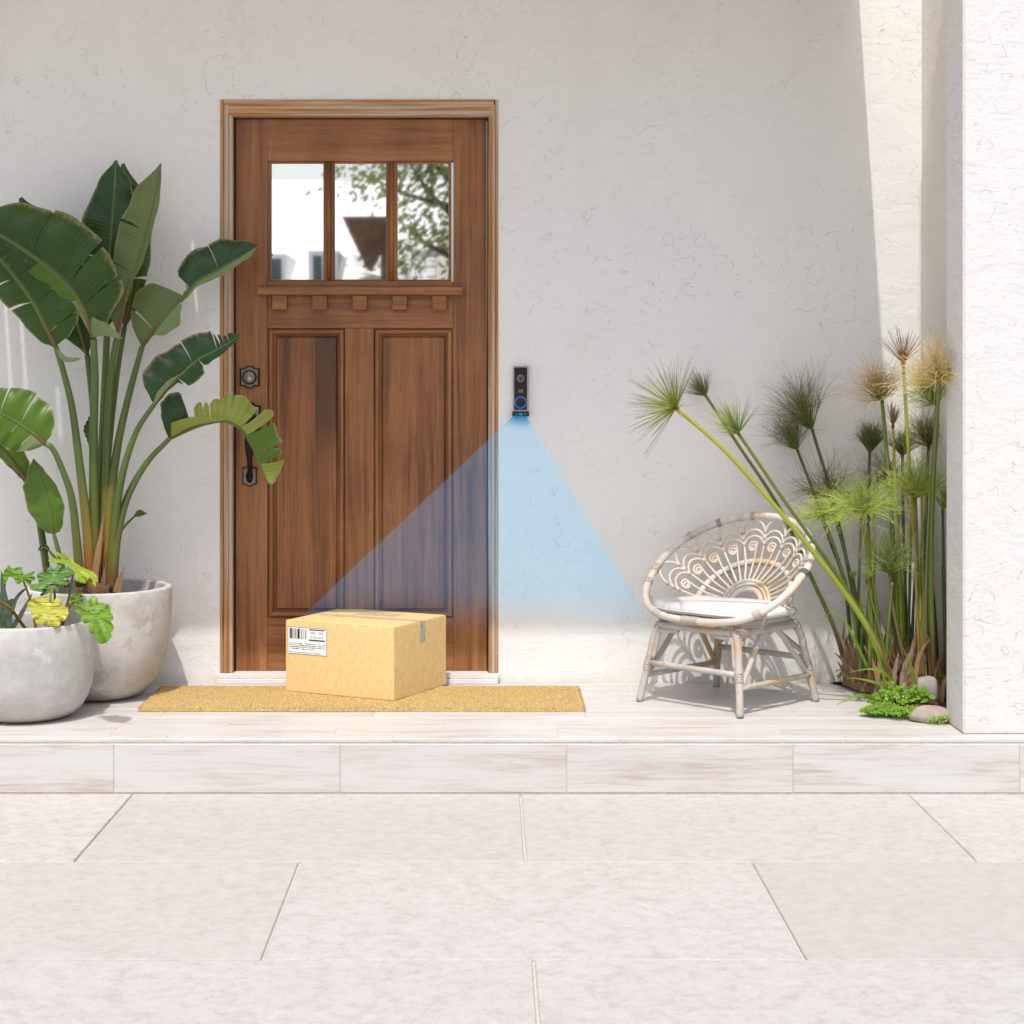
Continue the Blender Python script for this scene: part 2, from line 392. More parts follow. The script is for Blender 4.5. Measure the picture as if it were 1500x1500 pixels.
# rattan
def rattan(name, pale, warm, grey):
    k = NM(name, 0.62, 0.25); v = k.co()
    n1 = k.noise(v, 6.5, 3, 0.6); n2 = k.noise(k.map(v, loc=(4, 7, 1)), 9, 4, 0.6); n3 = k.noise(v, 130, 3)
    c = k.mix(k.sst(n1, 0.50, 0.66), pale, warm); c = k.mix(k.math('MULTIPLY', k.sst(n2, 0.50, 0.66), 0.8), c, grey)
    c = k.mix(k.math('MULTIPLY', k.sst(n3, 0.55, 0.8), 0.3), c, tuple(x*0.6 for x in grey))
    k.color(c); k.bump(n3, 0.2, 0.002)
rattan('cane_thick', (0.63, 0.575, 0.515), (0.58, 0.42, 0.25), (0.46, 0.435, 0.41))
rattan('cane_leg', (0.51, 0.48, 0.45), (0.52, 0.36, 0.21), (0.38, 0.36, 0.34))
rattan('cane_thin', (0.70, 0.615, 0.52), (0.64, 0.50, 0.36), (0.58, 0.52, 0.46))
simple('cane_wrap', (0.46, 0.39, 0.33), 0.7, 0.2, scale=160, var=0.35, bump=0.3); simple('wrap_dark', (0.15, 0.145, 0.14), 0.7, 0.2); simple('wrap_grey', (0.33, 0.31, 0.29), 0.7, 0.2)
# foliage
def leafmat(name, a, b, trans, rough=0.4, f=0.28, veins=44.0, dry=0.0, net=0.0):
    k = NM(name, rough, 0.42); uv = k.co('UV'); v = k.co(); s_ = k.sep(uv)
    ve = k.math('SINE', k.math('MULTIPLY', s_[0], veins*6.283))
    n1 = k.noise(v, 9, 4); n2 = k.noise(v, 60, 3)
    c = k.ramp(n1, [(0.3, a), (0.7, b)])
    c = k.mix(k.math('MULTIPLY', k.math('MULTIPLY_ADD', ve, 0.5, 0.5), 0.34), c, tuple(min(1, x*1.5+0.01) for x in b))
    c = k.mix(k.math('MULTIPLY', k.math('SUBTRACT', 1.0, k.sst(s_[1], 0.03, 0.07)), 0.6), c, (0.20, 0.24, 0.06))
    c = k.mix(k.math('MULTIPLY', k.sst(n2, 0.64, 0.74), 0.35), c, (0.25, 0.22, 0.05))
    hgt = k.math('ADD', ve, k.math('MULTIPLY', n1, 2.0))
    if net:
        q = k.math('SINE', k.math('MULTIPLY', k.math('MULTIPLY_ADD', s_[1], -0.22, s_[0]), 6.283*net))
        ln_ = k.sst(q, 0.93, 0.995); q2 = k.math('SINE', k.math('MULTIPLY', k.math('MULTIPLY_ADD', s_[1], 0.35, s_[0]), 6.283*net*3.7)); l2 = k.math('MULTIPLY', k.sst(q2, 0.88, 1.0), 0.4)
        ln_ = k.math('MAXIMUM', ln_, l2); c = k.mix(k.math('MULTIPLY', ln_, 0.45), c, tuple(min(.8, x*1.5+.05) for x in b)); hgt = k.math('MULTIPLY_ADD', ln_, -1.5, hgt)
        c = k.mix(k.math('MULTIPLY', k.sst(k.noise(v, 38, 4), 0.5, 0.72), 0.35), c, tuple(x*0.6 for x in a))
    if dry: c = k.mix(k.math('MULTIPLY', k.sst(k.math('ADD', s_[1], k.math('MULTIPLY', n2, 0.2)), 0.98, 1.10), dry), c, (0.42, 0.30, 0.17))
    k.color(c); k.bump(hgt, 0.3 if net else 0.12, 0.002); k.translucent(trans, f)
leafmat('leaf_dark', (0.016, 0.046, 0.005), (0.032, 0.078, 0.009), (0.10, 0.23, 0.012), 0.30, 0.3, dry=0.7)
leafmat('leaf_deep', (0.011, 0.036, 0.007), (0.021, 0.060, 0.011), (0.06, 0.16, 0.012), 0.30, 0.2, dry=0.7)
leafmat('leaf_mid', (0.048, 0.112, 0.008), (0.082, 0.160, 0.013), (0.19, 0.36, 0.03), 0.36, 0.3, dry=0.6)
leafmat('leaf_pale', (0.150, 0.210, 0.080), (0.200, 0.265, 0.115), (0.28, 0.40, 0.13), 0.5, 0.3, dry=0.4)
leafmat('leaf_olive', (0.095, 0.135, 0.042), (0.135, 0.175, 0.062), (0.20, 0.28, 0.07), 0.5, 0.3, dry=0.4)
leafmat('leaf_lime', (0.190, 0.250, 0.030), (0.270, 0.320, 0.055), (0.40, 0.50, 0.08), 0.42, 0.35, veins=30, dry=0.8)
leafmat('lobed_green', (0.110, 0.230, 0.016), (0.165, 0.310, 0.026), (0.28, 0.50, 0.03), 0.42, 0.35, veins=3, net=8.0)
leafmat('lobed_gloss', (0.080, 0.185, 0.035), (0.125, 0.250, 0.055), (0.16, 0.36, 0.05), 0.30, 0.25, veins=3, net=8.0)
leafmat('lobed_lime', (0.270, 0.370, 0.025), (0.360, 0.460, 0.045), (0.42, 0.60, 0.05), 0.34, 0.4, veins=3, net=8.0)
leafmat('lobed_yellow', (0.460, 0.480, 0.045), (0.560, 0.560, 0.090), (0.70, 0.62, 0.08), 0.4, 0.35, veins=3, net=8.0, dry=0.3)
leafmat('blade_blue', (0.055, 0.090, 0.055), (0.085, 0.125, 0.075), (0.10, 0.17, 0.08), 0.4, 0.15, veins=2)
leafmat('weed_green', (0.150, 0.290, 0.022), (0.250, 0.420, 0.045), (0.25, 0.50, 0.05), 0.45, 0.35, veins=2)
leafmat('dry_leaf', (0.250, 0.115, 0.050), (0.430, 0.265, 0.145), (0.35, 0.22, 0.10), 0.7, 0.15, veins=0.6)
leafmat('dry_grey', (0.200, 0.150, 0.110), (0.340, 0.270, 0.210), (0.25, 0.2, 0.15), 0.8, 0.1, veins=0.6)
def stalkmat(name, base, lo, mid, hi):
    k = NM(name, 0.4, 0.4); t = k.sep(k.co('UV'))[1]; n = k.noise(k.map(k.co(), (60, 60, 6)), 1, 4)
    c = k.ramp(k.math('ADD', t, k.math('MULTIPLY_ADD', n, 0.16, -0.08)), [(0.0, base), (0.09, base), (0.2, lo), (0.5, mid), (1.0, hi)])
    k.color(k.mix(k.math('MULTIPLY', k.sst(n, 0.55, 0.75), 0.25), c, (0.20, 0.20, 0.08))); k.bump(n, 0.12, 0.003)
stalkmat('stalk_green', (0.15, 0.075, 0.025), (0.130, 0.135, 0.025), (0.080, 0.130, 0.028), (0.095, 0.145, 0.032))
stalkmat('stalk_orange', (0.36, 0.14, 0.03), (0.28, 0.19, 0.03), (0.085, 0.130, 0.030), (0.100, 0.145, 0.036))
stalkmat('petiole_brown', (0.16, 0.075, 0.025), (0.24, 0.125, 0.035), (0.25, 0.14, 0.04), (0.20, 0.19, 0.05))
stalkmat('reed_green', (0.16, 0.075, 0.035), (0.140, 0.185, 0.026), (0.110, 0.160, 0.026), (0.170, 0.190, 0.034))
stalkmat('reed_dark', (0.13, 0.060, 0.028), (0.055, 0.100, 0.024), (0.045, 0.088, 0.024), (0.080, 0.110, 0.030))
stalkmat('reed_yellow', (0.20, 0.15, 0.04), (0.30, 0.36, 0.040), (0.33, 0.37, 0.036), (0.42, 0.36, 0.036))
stalkmat('reed_dry', (0.22, 0.13, 0.06), (0.26, 0.15, 0.06), (0.30, 0.19, 0.08), (0.28, 0.18, 0.08))
def raymat(name, a, b, c_):
    k = NM(name, 0.6, 0.2); t = k.sep(k.co('UV'))[1]; n = k.noise(k.co(), 40, 2)
    c = k.ramp(k.math('ADD', t, k.math('MULTIPLY_ADD', n, 0.5, -0.25)), [(0.0, a), (0.5, b), (1.0, c_)])
    k.color(c); k.translucent(c, 0.12)
raymat('ray_dark', (0.200, 0.240, 0.040), (0.165, 0.215, 0.055), (0.270, 0.250, 0.120))
raymat('ray_bright', (0.330, 0.400, 0.040), (0.320, 0.430, 0.055), (0.440, 0.510, 0.130))
raymat('ray_fresh', (0.240, 0.320, 0.050), (0.300, 0.400, 0.095), (0.420, 0.460, 0.210))
raymat('ray_brown', (0.270, 0.280, 0.035), (0.500, 0.370, 0.110), (0.720, 0.520, 0.290))
raymat('ray_rust', (0.500, 0.230, 0.045), (0.440, 0.280, 0.130), (0.480, 0.350, 0.230))
raymat('ray_lilac', (0.380, 0.400, 0.050), (0.270, 0.320, 0.080), (0.260, 0.200, 0.170))
simple('node_brown', (0.24, 0.095, 0.025), 0.7, 0.2, scale=80, var=0.3)
simple('rock_grey', (0.34, 0.325, 0.30), 0.85, 0.15, scale=22, var=0.25, bump=0.35)
simple('rock_tan', (0.40, 0.335, 0.285), 0.8, 0.18, scale=14, var=0.22, bump=0.3)
simple('siding_white', (0.88, 0.88, 0.86), 0.6, 0.2, scale=5, var=0.04)
simple('window_dark', (0.10, 0.12, 0.11), 0.15, 0.5); simple('roof_brown', (0.16, 0.085, 0.045), 0.8, 0.2, scale=8, var=0.3)
simple('bark', (0.12, 0.085, 0.06), 0.9, 0.1, scale=14, var=0.35, bump=0.5)
leafmat('tree_leaf', (0.10, 0.13, 0.03), (0.17, 0.18, 0.05), (0.25, 0.28, 0.06), 0.5, 0.35, veins=1)
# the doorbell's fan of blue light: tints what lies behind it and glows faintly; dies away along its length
k = NM('overlay_blue'); z_ = k.sep(k.co())[2]
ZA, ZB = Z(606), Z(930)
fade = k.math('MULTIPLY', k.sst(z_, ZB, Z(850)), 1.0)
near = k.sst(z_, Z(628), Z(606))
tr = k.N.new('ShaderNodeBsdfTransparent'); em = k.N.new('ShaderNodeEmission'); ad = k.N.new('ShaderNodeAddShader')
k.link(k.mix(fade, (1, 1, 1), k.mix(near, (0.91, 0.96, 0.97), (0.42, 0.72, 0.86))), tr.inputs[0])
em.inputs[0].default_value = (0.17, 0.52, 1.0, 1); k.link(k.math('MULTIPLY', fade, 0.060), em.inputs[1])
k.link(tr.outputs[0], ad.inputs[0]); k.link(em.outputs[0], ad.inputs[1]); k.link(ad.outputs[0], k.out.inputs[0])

# ================================================================== setting
FLOOR_D = 1.00                                           # porch depth
b = MB(); b.box(-60, 60, -80, 1.5, -0.60, -0.20)
tag(b.build('ground', 'ground_gravel'), kind='structure')
# lower pavement in pale concrete slabs
b = MB(); b.box(-3.2, 3.2, -6.9, -FLOOR_D+0.03, -0.30, -0.181)
pave = tag(b.build('pavement', 'grout'), kind='structure')
b = MB(); b.cbox(-0.597, 0.597, -0.397, 0.397, -0.03, 0.012, 0.003); slab_me = None
for r in range(7):
    for c in range(5):
        x = -2.6 + c*1.2 + (0.6 if r % 2 else 0.0) - 0.3; y = -FLOOR_D + 0.02 - 0.40 - r*0.80
        if slab_me is None:
            o = b.build('slab', 'paver', pave); slab_me = o.data
        else:
            o = bpy.data.objects.new('slab', slab_me); col.objects.link(o); o.parent = pave
        o.location = (x, y, -0.186 + random.uniform(-0.0012, 0.0012)); o.rotation_euler = (0, 0, random.uniform(-.002, .002))
# porch floor: grout bed with wood-look plank tiles
b = MB(); b.box(-2.7, 2.3, -FLOOR_D-0.0098, 0.0, -0.186, -0.0022)
porch = tag(b.build('porch_floor', 'grout'), kind='structure')
TL, TW = 0.70, 0.150
b = MB(); b.cbox(-TL/2+.0013, TL/2-.0013, -TW/2+.0012, TW/2-.0012, -0.012, 0.0, 0.0012); tile_me = None
offs = [0.12, 0.46, 0.22, 0.60, 0.05, 0.40, 0.30]
for r in range(7):
    for c in range(7):
        x = -2.35 + offs[r] + c*TL; y = -FLOOR_D + 0.028 + TW/2 + r*TW
        if r == 6: y = -(FLOOR_D - 0.028 - 6*TW)/2 - 0.0002
        if tile_me is None: o = b.build('floor_tile', 'plank_tile', porch); tile_me = o.data
        else: o = bpy.data.objects.new('floor_tile', tile_me); col.objects.link(o); o.parent = porch
        o.location = (x, y, random.uniform(-0.0008, 0.0)); 
        if r == 6: o.scale = (1, (FLOOR_D - 0.028 - 6*TW)/TW, 1)
nose_me = None
b = MB(); prof = [(0.0285, -0.012), (0.0285, 0.0), (-0.006, 0.0), (-0.0105, -0.002), (-0.012, -0.006), (-0.0115, -0.013), (-0.008, -0.0165), (0.0, -0.018), (0.0285, -0.018)]
nL = TL/2 - 0.001
for xx in (-nL, nL): b.v += [Vector((xx, y, z)) for y, z in prof]
n = len(prof)
b.face(list(range(n))); b.face(list(range(n, 2*n))[::-1])
for i in range(n): j = (i+1) % n; b.face([j, i, n+i, n+j])
for c in range(7):
    if nose_me is None: o = b.build('nosing_tile', 'plank_tile', porch); nose_me = o.data
    else: o = bpy.data.objects.new('nosing_tile', nose_me); col.objects.link(o); o.parent = porch
    o.location = (-2.30 + 0.255 + c*TL, -FLOOR_D, 0.0)
b = MB(); b.cbox(-TL/2+.0012, TL/2-.0012, -0.012, 0.0, -0.1500, -0.0005, 0.0012); riser_me = None
for c in range(7):
    if riser_me is None: o = b.build('riser_tile', 'plank_tile', porch); riser_me = o.data
    else: o = bpy.data.objects.new('riser_tile', riser_me); col.objects.link(o); o.parent = porch
    o.location = (X(168, FLOOR_D) - TL*1.5 + c*TL, -FLOOR_D - 0.0005, -0.0185)

# walls
OX0, OX1, OZ = X(322), X(730), 2.135
b = MB(); b.box(-4.2, OX0, 0.0, 0.25, -0.2, 3.3); b.box(OX1, X(1350), 0.0, 0.25, -0.2, 3.3); b.box(OX0, OX1, 0.0, 0.25, OZ, 3.3)
tag(b.build('house_wall', 'stucco_wall'), 'white stucco house wall with scratched texture around the wooden door', 'wall')
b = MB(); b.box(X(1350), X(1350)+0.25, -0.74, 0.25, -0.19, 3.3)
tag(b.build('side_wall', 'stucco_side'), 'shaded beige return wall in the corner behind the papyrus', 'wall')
b = MB(); b.cbox(X(1411, .95), X(1411, .95)+0.75, -0.95, -0.742, -0.003, 3.3, 0.007)
tag(b.build('pillar', 'stucco_pillar'), 'sunlit white stucco pillar at the right edge of the porch', 'pillar')
# porch canopy: planks running out from the wall (just above the picture), narrow gaps added to cast streaks of sun on the wall
ROOF_Z, ROOF_D, ROOF_X1 = 2.60, 1.236, 1.351
roof = empty('porch_canopy', (0, 0, ROOF_Z), 'white plank canopy over the door shading the wall', 'canopy')
slots = {round(x, 3): s for x, s in ((-1.85, (.60, .86)), (-1.795, (.60, .86)), (-1.68, (.56, .90)), (-1.38, (.5, .68)), (-1.15, (.52, .66)))}
edges = [-3.4, -3.0, -2.6, -2.25] + [-2.05] + sorted(slots) + [-0.9, -0.5, -0.1, 0.3, 0.7, 1.05, ROOF_X1]
for x0, x1 in zip(edges, edges[1:]):
    g0 = 0.0045 if round(x0, 3) in slots else 0.0005; g1 = 0.0045 if round(x1, 3) in slots else 0.0005
    bb = MB(); bb.box(x0+g0, x1-g1, -ROOF_D, -0.002, ROOF_Z, ROOF_Z+0.03); bb.build('plank', 'roof_paint', roof)
for x, (d0, d1) in slots.items():
    for a, c in ((0.002, d0), (d1, ROOF_D)):
        bb = MB(); bb.box(x-0.03, x+0.03, -c, -a, ROOF_Z+0.031, ROOF_Z+0.045); bb.build('gap_cover', 'roof_paint', roof)  # strips added over the gaps to cut the sun streaks to length
bb = MB(); bb.box(-3.4, ROOF_X1, -0.05, -0.002, ROOF_Z+0.046, ROOF_Z+0.12); bb.build('ledger', 'roof_paint', roof)

# ================================================================== door
fr = empty('door_frame', (X(526), 0, 0), 'weathered brown wooden door frame with worn orange varnish', 'door frame')
yF = 0.045                                               # front of the door leaf
for side, (a, c) in (('l', (OX0, X(343))), ('r', (X(713.5), OX1))):
    w = c - a; s = 1 if side == 'l' else -1
    p = (lambda t: a + w*t) if side == 'l' else (lambda t: c - w*t)
    def strip(t0, t1, y0, y1, zt):
        x0, x1 = sorted((p(t0), p(t1))); bb = MB(); bb.cbox(x0, x1, y0, y1, 0.036, zt, 0.002); return bb
    j = strip(0.30, 0.62, -0.010, 0.13, OZ-0.02).build('jamb', 'jamb_wood', fr)
    strip(0.0, 0.30, -0.003, 0.12, OZ-0.0).build('brick_mould', 'jamb_wood', j)
    strip(0.62, 0.90, -0.004, 0.13, OZ-0.03).build('stop', 'jamb_wood', j)
    strip(0.90, 1.0, 0.03, 0.13, OZ-0.03).build('dark_gap_strip', 'rubber', j)  # dark strip stands in for the shadowed gap beside the leaf
bb = MB(); bb.cbox(OX0+0.0155, OX1-0.0155, -0.008, 0.13, OZ-0.06, OZ-0.002, 0.002); bb.build('frame_head', 'head_wood', fr)
th = empty('threshold', (X(526), 0, 0), 'white painted threshold of two steps under the door', 'threshold')
bb = MB(); bb.cbox(X(317), X(732), -0.020, 0.16, 0.0185, 0.0355, 0.002); bb.build('upper_sill', 'sill_paint', th)
bb = MB(); bb.cbox(X(319), X(730), -0.030, 0.16, 0.0, 0.018, 0.0015); bb.build('lower_sill', 'sill_paint', th)

door = empty('front_door', (X(528, -yF), yF, Z(983)), 'brown panelled wooden front door with three small panes', 'door')
dx = lambda px: X(px, -yF); dz = lambda py: Z(py, -yF)
x0, x1 = dx(343.5), dx(713); zt = OZ - 0.065
A0, A1, B0, B1 = 392, 505.5, 547.5, 664                  # panel openings (px)
zb = dz(982.5); RAILB, RAILM = dz(905), dz(481)
L0, L1, L2, L3, L4, L5 = 394, 476, 487, 568, 579, 660; ZL0, ZL1 = dz(412), dz(236)
def piece(name, a, c, e, f, mat, y0=yF, y1=yF+0.045):
    bb = MB(); bb.cbox(a, c, y0, y1, e, f, 0.0012); return bb.build(name, mat, door)
piece('stile', x0, dx(A0)-.0004, zb, zt, 'door_wood_v'); piece('stile', dx(B1)+.0004, x1, zb, zt, 'door_wood_v')
piece('bottom_rail', dx(A0), dx(B1), zb, RAILB, 'door_wood_h')
piece('mid_stile', dx(A1), dx(B0), RAILB+.0004, RAILM-.0004, 'door_wood_v')
piece('lock_rail', dx(A0), dx(B1), RAILM, ZL0, 'door_wood_h')
piece('top_rail', dx(A0), dx(B1), ZL1, zt, 'door_wood_h')
for a, c in ((L1, L2), (L3, L4)):
    m = dx((a+c)/2); w = (dx(c)-dx(a))/2
    bb = MB(); bb.box(m-w, m+w, yF+0.012, yF+0.04, ZL0+.0004, ZL1-.0004)
    mu = bb.build('muntin', 'door_wood_v', door)
    bb = MB(); bb.tube([(m, yF+0.012, ZL0+.001), (m, yF+0.012, ZL1-.001)], 0.0085, 12); bb.build('bead', 'door_wood_v', mu, True)
def ringframe(prof, a, c, e, f, mb, mats=(0, 1)):
    """nested rectangular rings: prof = (inset, y)"""
    base = len(mb.v)
    for ins, y in prof:
        mb.v += [Vector((a+ins, y, e+ins)), Vector((c-ins, y, e+ins)), Vector((c-ins, y, f-ins)), Vector((a+ins, y, f-ins))]
    for i in range(len(prof)-1):
        for q in range(4):
            r = (q+1) % 4; mb.mi = mats[0] if q in (1, 3) else mats[1]
            mb.face([base+i*4+q, base+i*4+r, base+i*4+4+r, base+i*4+4+q])
    return base + (len(prof)-1)*4
for a, c in ((L0, L1), (L2, L3), (L4, L5)):
    bb = MB(); ringframe([(0, yF+.010), (0.004, yF+.008), (0.008, yF+.014), (0.009, yF+.024)], dx(a)-.001, dx(c)+.001, ZL0-.001, ZL1+.001, bb)
    g = bb.build('glazing_bead', ['door_wood_v', 'door_wood_h'], door)
    bb = MB(); bb.box(dx(a)-.002, dx(c)+.002, yF+.022, yF+.030, ZL0-.002, ZL1+.002); bb.build('pane', 'pane_glass', g)
for a, c in ((A0, A1), (B0, B1)):
    bb = MB()
    q = ringframe([(0, yF+.002), (0.0005, yF+.010), (0.004, yF+.011), (0.006, yF-.003), (0.012, yF-.006), (0.017, yF-.004), (0.021, yF+.003), (0.0225, yF+.010), (0.026, yF+.0105), (0.0265, yF+.007)],
                  dx(a)+.0004, dx(c)-.0004, RAILB+.0004, RAILM-.0004, bb)
    mo = bb.build('moulding', ['door_wood_v', 'door_wood_h'], door)
    bb = MB(); ins = 0.027
    q = ringframe([(0.0, yF+.0115), (0.003, yF+.0125), (0.008, yF+.0045)], dx(a)+ins, dx(c)-ins, RAILB+ins, RAILM-ins, bb)
    bb.mi = 0; bb.face([q, q+1, q+2, q+3]); bb.build('panel', ['door_panel_wood', 'door_panel_wood'], door)
sh = piece('shelf', dx(378), dx(678), dz(432.5), dz(421.5), 'door_wood_h', yF-0.034, yF-0.0005)
for m in (410.5, 469, 527.5, 586, 644):
    bb = MB(); bb.cbox(dx(m-10.5), dx(m+10.5), yF-0.026, yF-0.0005, dz(454), dz(433), 0.0012); bb.build('dentil', 'door_wood_h', sh)
# hardware
def plate(cx, cy, hw, hh, px_arch):
    """rectangular escutcheon with arched top and bottom (px units)"""
    pts = []; sx = hw*0.52
    def arch(sgn):
        out = []
        for i in range(9):
            t = -1 + 2*i/8; out.append((t*sx, sgn*(hh + px_arch*(math.sqrt(max(0, 1-(t*0.95)**2)) - 0.31)/0.69)))
        return out
    top = arch(1); bot = arch(-1)
    pts = [(-hw, hh), (-hw, -hh)] + bot + [(hw, -hh), (hw, hh)] + top[::-1]
    return [(dx(cx + x), dz(cy - z)) for x, z in pts]
def escut(cx, cy, hw, hh, ar, par):
    bb = MB(); bb.prism(plate(cx, cy, hw, hh, ar), yF-0.006, yF-0.0003); e = bb.build('plate_rim', 'bronze_dark', par)
    bb = MB(); bb.prism(plate(cx, cy, hw*.82, hh*.86, ar), yF-0.0085, yF-0.0062); bb.build('plate_face', 'pewter', par); return e
lock = escut(366, 552.5, 14.5, 13, 3.5, door); lock.name = 'deadbolt'; ORG[lock.name] = org(door)
c = Vector((dx(366), yF, dz(552.5)))
def disc(cx, cz, r, y0, y1, name, mat, par, prof=None):
    bb = MB(); n = 28
    pr = prof or [(r, y1), (r, y0)]
    for rr, y in pr: bb.v += [Vector((cx+rr*math.cos(2*math.pi*i/n), y, cz+rr*math.sin(2*math.pi*i/n))) for i in range(n)]
    for q in range(len(pr)-1):
        for i in range(n): j = (i+1) % n; bb.face([q*n+i, q*n+j, (q+1)*n+j, (q+1)*n+i])
    bb.face([(len(pr)-1)*n+i for i in range(n)]); return bb.build(name, mat, par, True)
disc(c.x, c.z, .0262, 0, 0, 'lock_ring', 'bronze_dark', lock, [(.0262, yF-.008), (.0262, yF-.018), (.024, yF-.021), (.0215, yF-.021)])
disc(c.x, c.z, .0213, 0, 0, 'lock_face', 'pewter', lock, [(.0213, yF-.0205), (.0205, yF-.0225)])
disc(c.x, c.z-.006, .0075, 0, 0, 'keyhole', 'brass', lock, [(.0075, yF-.0222), (.007, yF-.025), (.0055, yF-.0256)])
bb = MB(); bb.box(c.x-.0009, c.x+.0009, yF-.0262, yF-.0257, c.z-.0095, c.z-.0035); bb.build('key_slot', 'bronze_dark', lock)
hs = escut(366.5, 612.5, 15.5, 19, 4.5, door); hs.name = 'handle_set'; ORG[hs.name] = org(door)
def ell(cx, cy, rx, rz, ry, y, name, mat, par):
    bb = MB(); n, m = 24, 8
    rows = []
    for i in range(m+1):
        a = math.pi/2*i/m
        rows.append([Vector((dx(cx)+rx*math.cos(a)*math.cos(2*math.pi*k/n), y-ry*math.sin(a), dz(cy)+rz*math.cos(a)*math.sin(2*math.pi*k/n))) for k in range(n+1)])
    bb.grid(rows, flip=True); return bb.build(name, mat, par, True)
ell(366.5, 611, .022, .035, .020, yF-.008, 'thumb_latch', 'bronze_dark', hs)
ell(364, 607, .010, .013, .024, yF-.010, 'thumb_piece', 'pewter', hs)
lp = escut(366, 697, 10.5, 12.5, 3, door); lp.name = 'lower_mount'; ORG[lp.name] = org(door)
ell(366, 698, .0135, .024, .014, yF-.008, 'mount_boss', 'bronze_dark', lp)
gp = spline([P(366, 622, .02-yF), P(365.5, 634, .055-yF), P(365, 650, .066-yF), P(365.5, 668, .062-yF), P(366, 684, .045-yF), P(366, 697, .012-yF)], 22)
bb = MB(); bb.tube(gp, [.0115 + .0060*math.sin(math.pi*min(1, i/14)) - .003*(i/21) for i in range(22)], 12); bb.build('grip', 'bronze_dark', hs, True)

# ================================================================== doorbell and its beam
bell = empty('video_doorbell', P(762.5, 573), 'slim black video doorbell with glowing blue ring on the stucco wall', 'doorbell')
def bx(px0, px1, py0, py1, d0, d1, name, mat, par=bell, c=.0015):
    q = MB(); q.cbox(X(px0), X(px1), -d1, -d0, Z(py1), Z(py0), c); return q.build(name, mat, par)
bx(751.3, 774.2, 536.3, 602.6, 0.0005, 0.022, 'housing', 'bell_silver')
bx(753.2, 771.8, 538.3, 600.2, 0.0222, 0.026, 'face_plate', 'gloss_black')
bx(750.3, 774.8, 602.8, 609.6, 0.0005, 0.027, 'base_mount', 'matte_black', c=.001)
cx, cz = X(762.5), Z(554.5)
for r, y, mt in ((.0165, .0272, 'gloss_black'), (.0135, .0284, 'bell_silver'), (.0118, .0290, 'matte_black'), (.0078, .0297, 'bell_silver'), (.0064, .0303, 'gloss_black')):
    disc(cx, cz, r, 0, 0, 'camera_lens', mt, bell, [(r, -.0258), (r, -y+.0006), (r*.93, -y)])
cz2 = Z(589.6)
bb = MB(); bb.tube([(cx+.0205*math.cos(a*math.pi/20), -.0264, cz2+.0205*math.sin(a*math.pi/20)) for a in range(40)], .0014, 8, closed=True)
btn = bb.build('ring_light', 'blue_ring', bell, True)
disc(cx, cz2, .0188, 0, 0, 'push_button', 'gloss_black', bell, [(.0188, -.0258), (.0186, -.0272), (.0172, -.0278), (.010, -.0274)])
bb = MB(); bb.tube([(cx+.0045*math.cos(a*math.pi/12), -.0275, Z(606.2)+.0030*math.sin(a*math.pi/12)) for a in range(24)], .0006, 6, closed=True); bb.build('led_ring', 'white_led', bell)
for px in (755.5, 769.3): disc(X(px), Z(606.4), .0018, 0, 0, 'sensor_dot', 'print_grey', bell, [(.0018, -.0268), (.0016, -.0274)])
def text(body, size, loc, mat, parent, rot=(R(90), 0, 0), width=None, name='lettering', ext=0.0):
    cu = bpy.data.curves.new('lettering', 'FONT'); cu.body = body; cu.size = size; cu.extrude = ext; cu.align_x = 'CENTER'; cu.align_y = 'CENTER'
    cu.resolution_u = 3
    t = bpy.data.objects.new('tmp', cu); col.objects.link(t); bpy.context.view_layer.update()
    me = bpy.data.meshes.new_from_object(t.evaluated_get(bpy.context.evaluated_depsgraph_get()))
    bpy.data.objects.remove(t); me.name = name; me.materials.clear(); me.materials.append(M[mat])
    o = bpy.data.objects.new(name, me); col.objects.link(o); o.parent = parent
    o.location = Vector(loc) - org(parent); o.rotation_euler = rot
    if width:
        xs = [v.co.x for v in me.vertices]; s = width/max(1e-6, max(xs)-min(xs)); o.scale = (s, 1, 1)
    ORG[o.name] = Vector(loc); return o
text('eufy', .0125, (cx, -.0263, Z(571.8)), 'print_grey', bell, width=.0185)
text('SECURITY', .0046, (cx, -.0263, Z(574.6)), 'print_grey', bell, width=.0150)

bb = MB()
def overlay_ring(py, dn, df):
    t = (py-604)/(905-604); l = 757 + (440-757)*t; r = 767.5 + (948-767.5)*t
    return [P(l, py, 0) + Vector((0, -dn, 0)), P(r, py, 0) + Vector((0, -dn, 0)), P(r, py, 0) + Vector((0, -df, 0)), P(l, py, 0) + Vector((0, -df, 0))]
r0 = overlay_ring(604.5, .0285, .0325); r1 = overlay_ring(930, .024, .062)
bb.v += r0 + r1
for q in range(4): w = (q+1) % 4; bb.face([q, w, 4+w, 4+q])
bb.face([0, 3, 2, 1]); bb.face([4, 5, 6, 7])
tag(bb.build('light_beam', 'overlay_blue'), 'translucent blue fan of light shining down from the doorbell', 'overlay graphic')

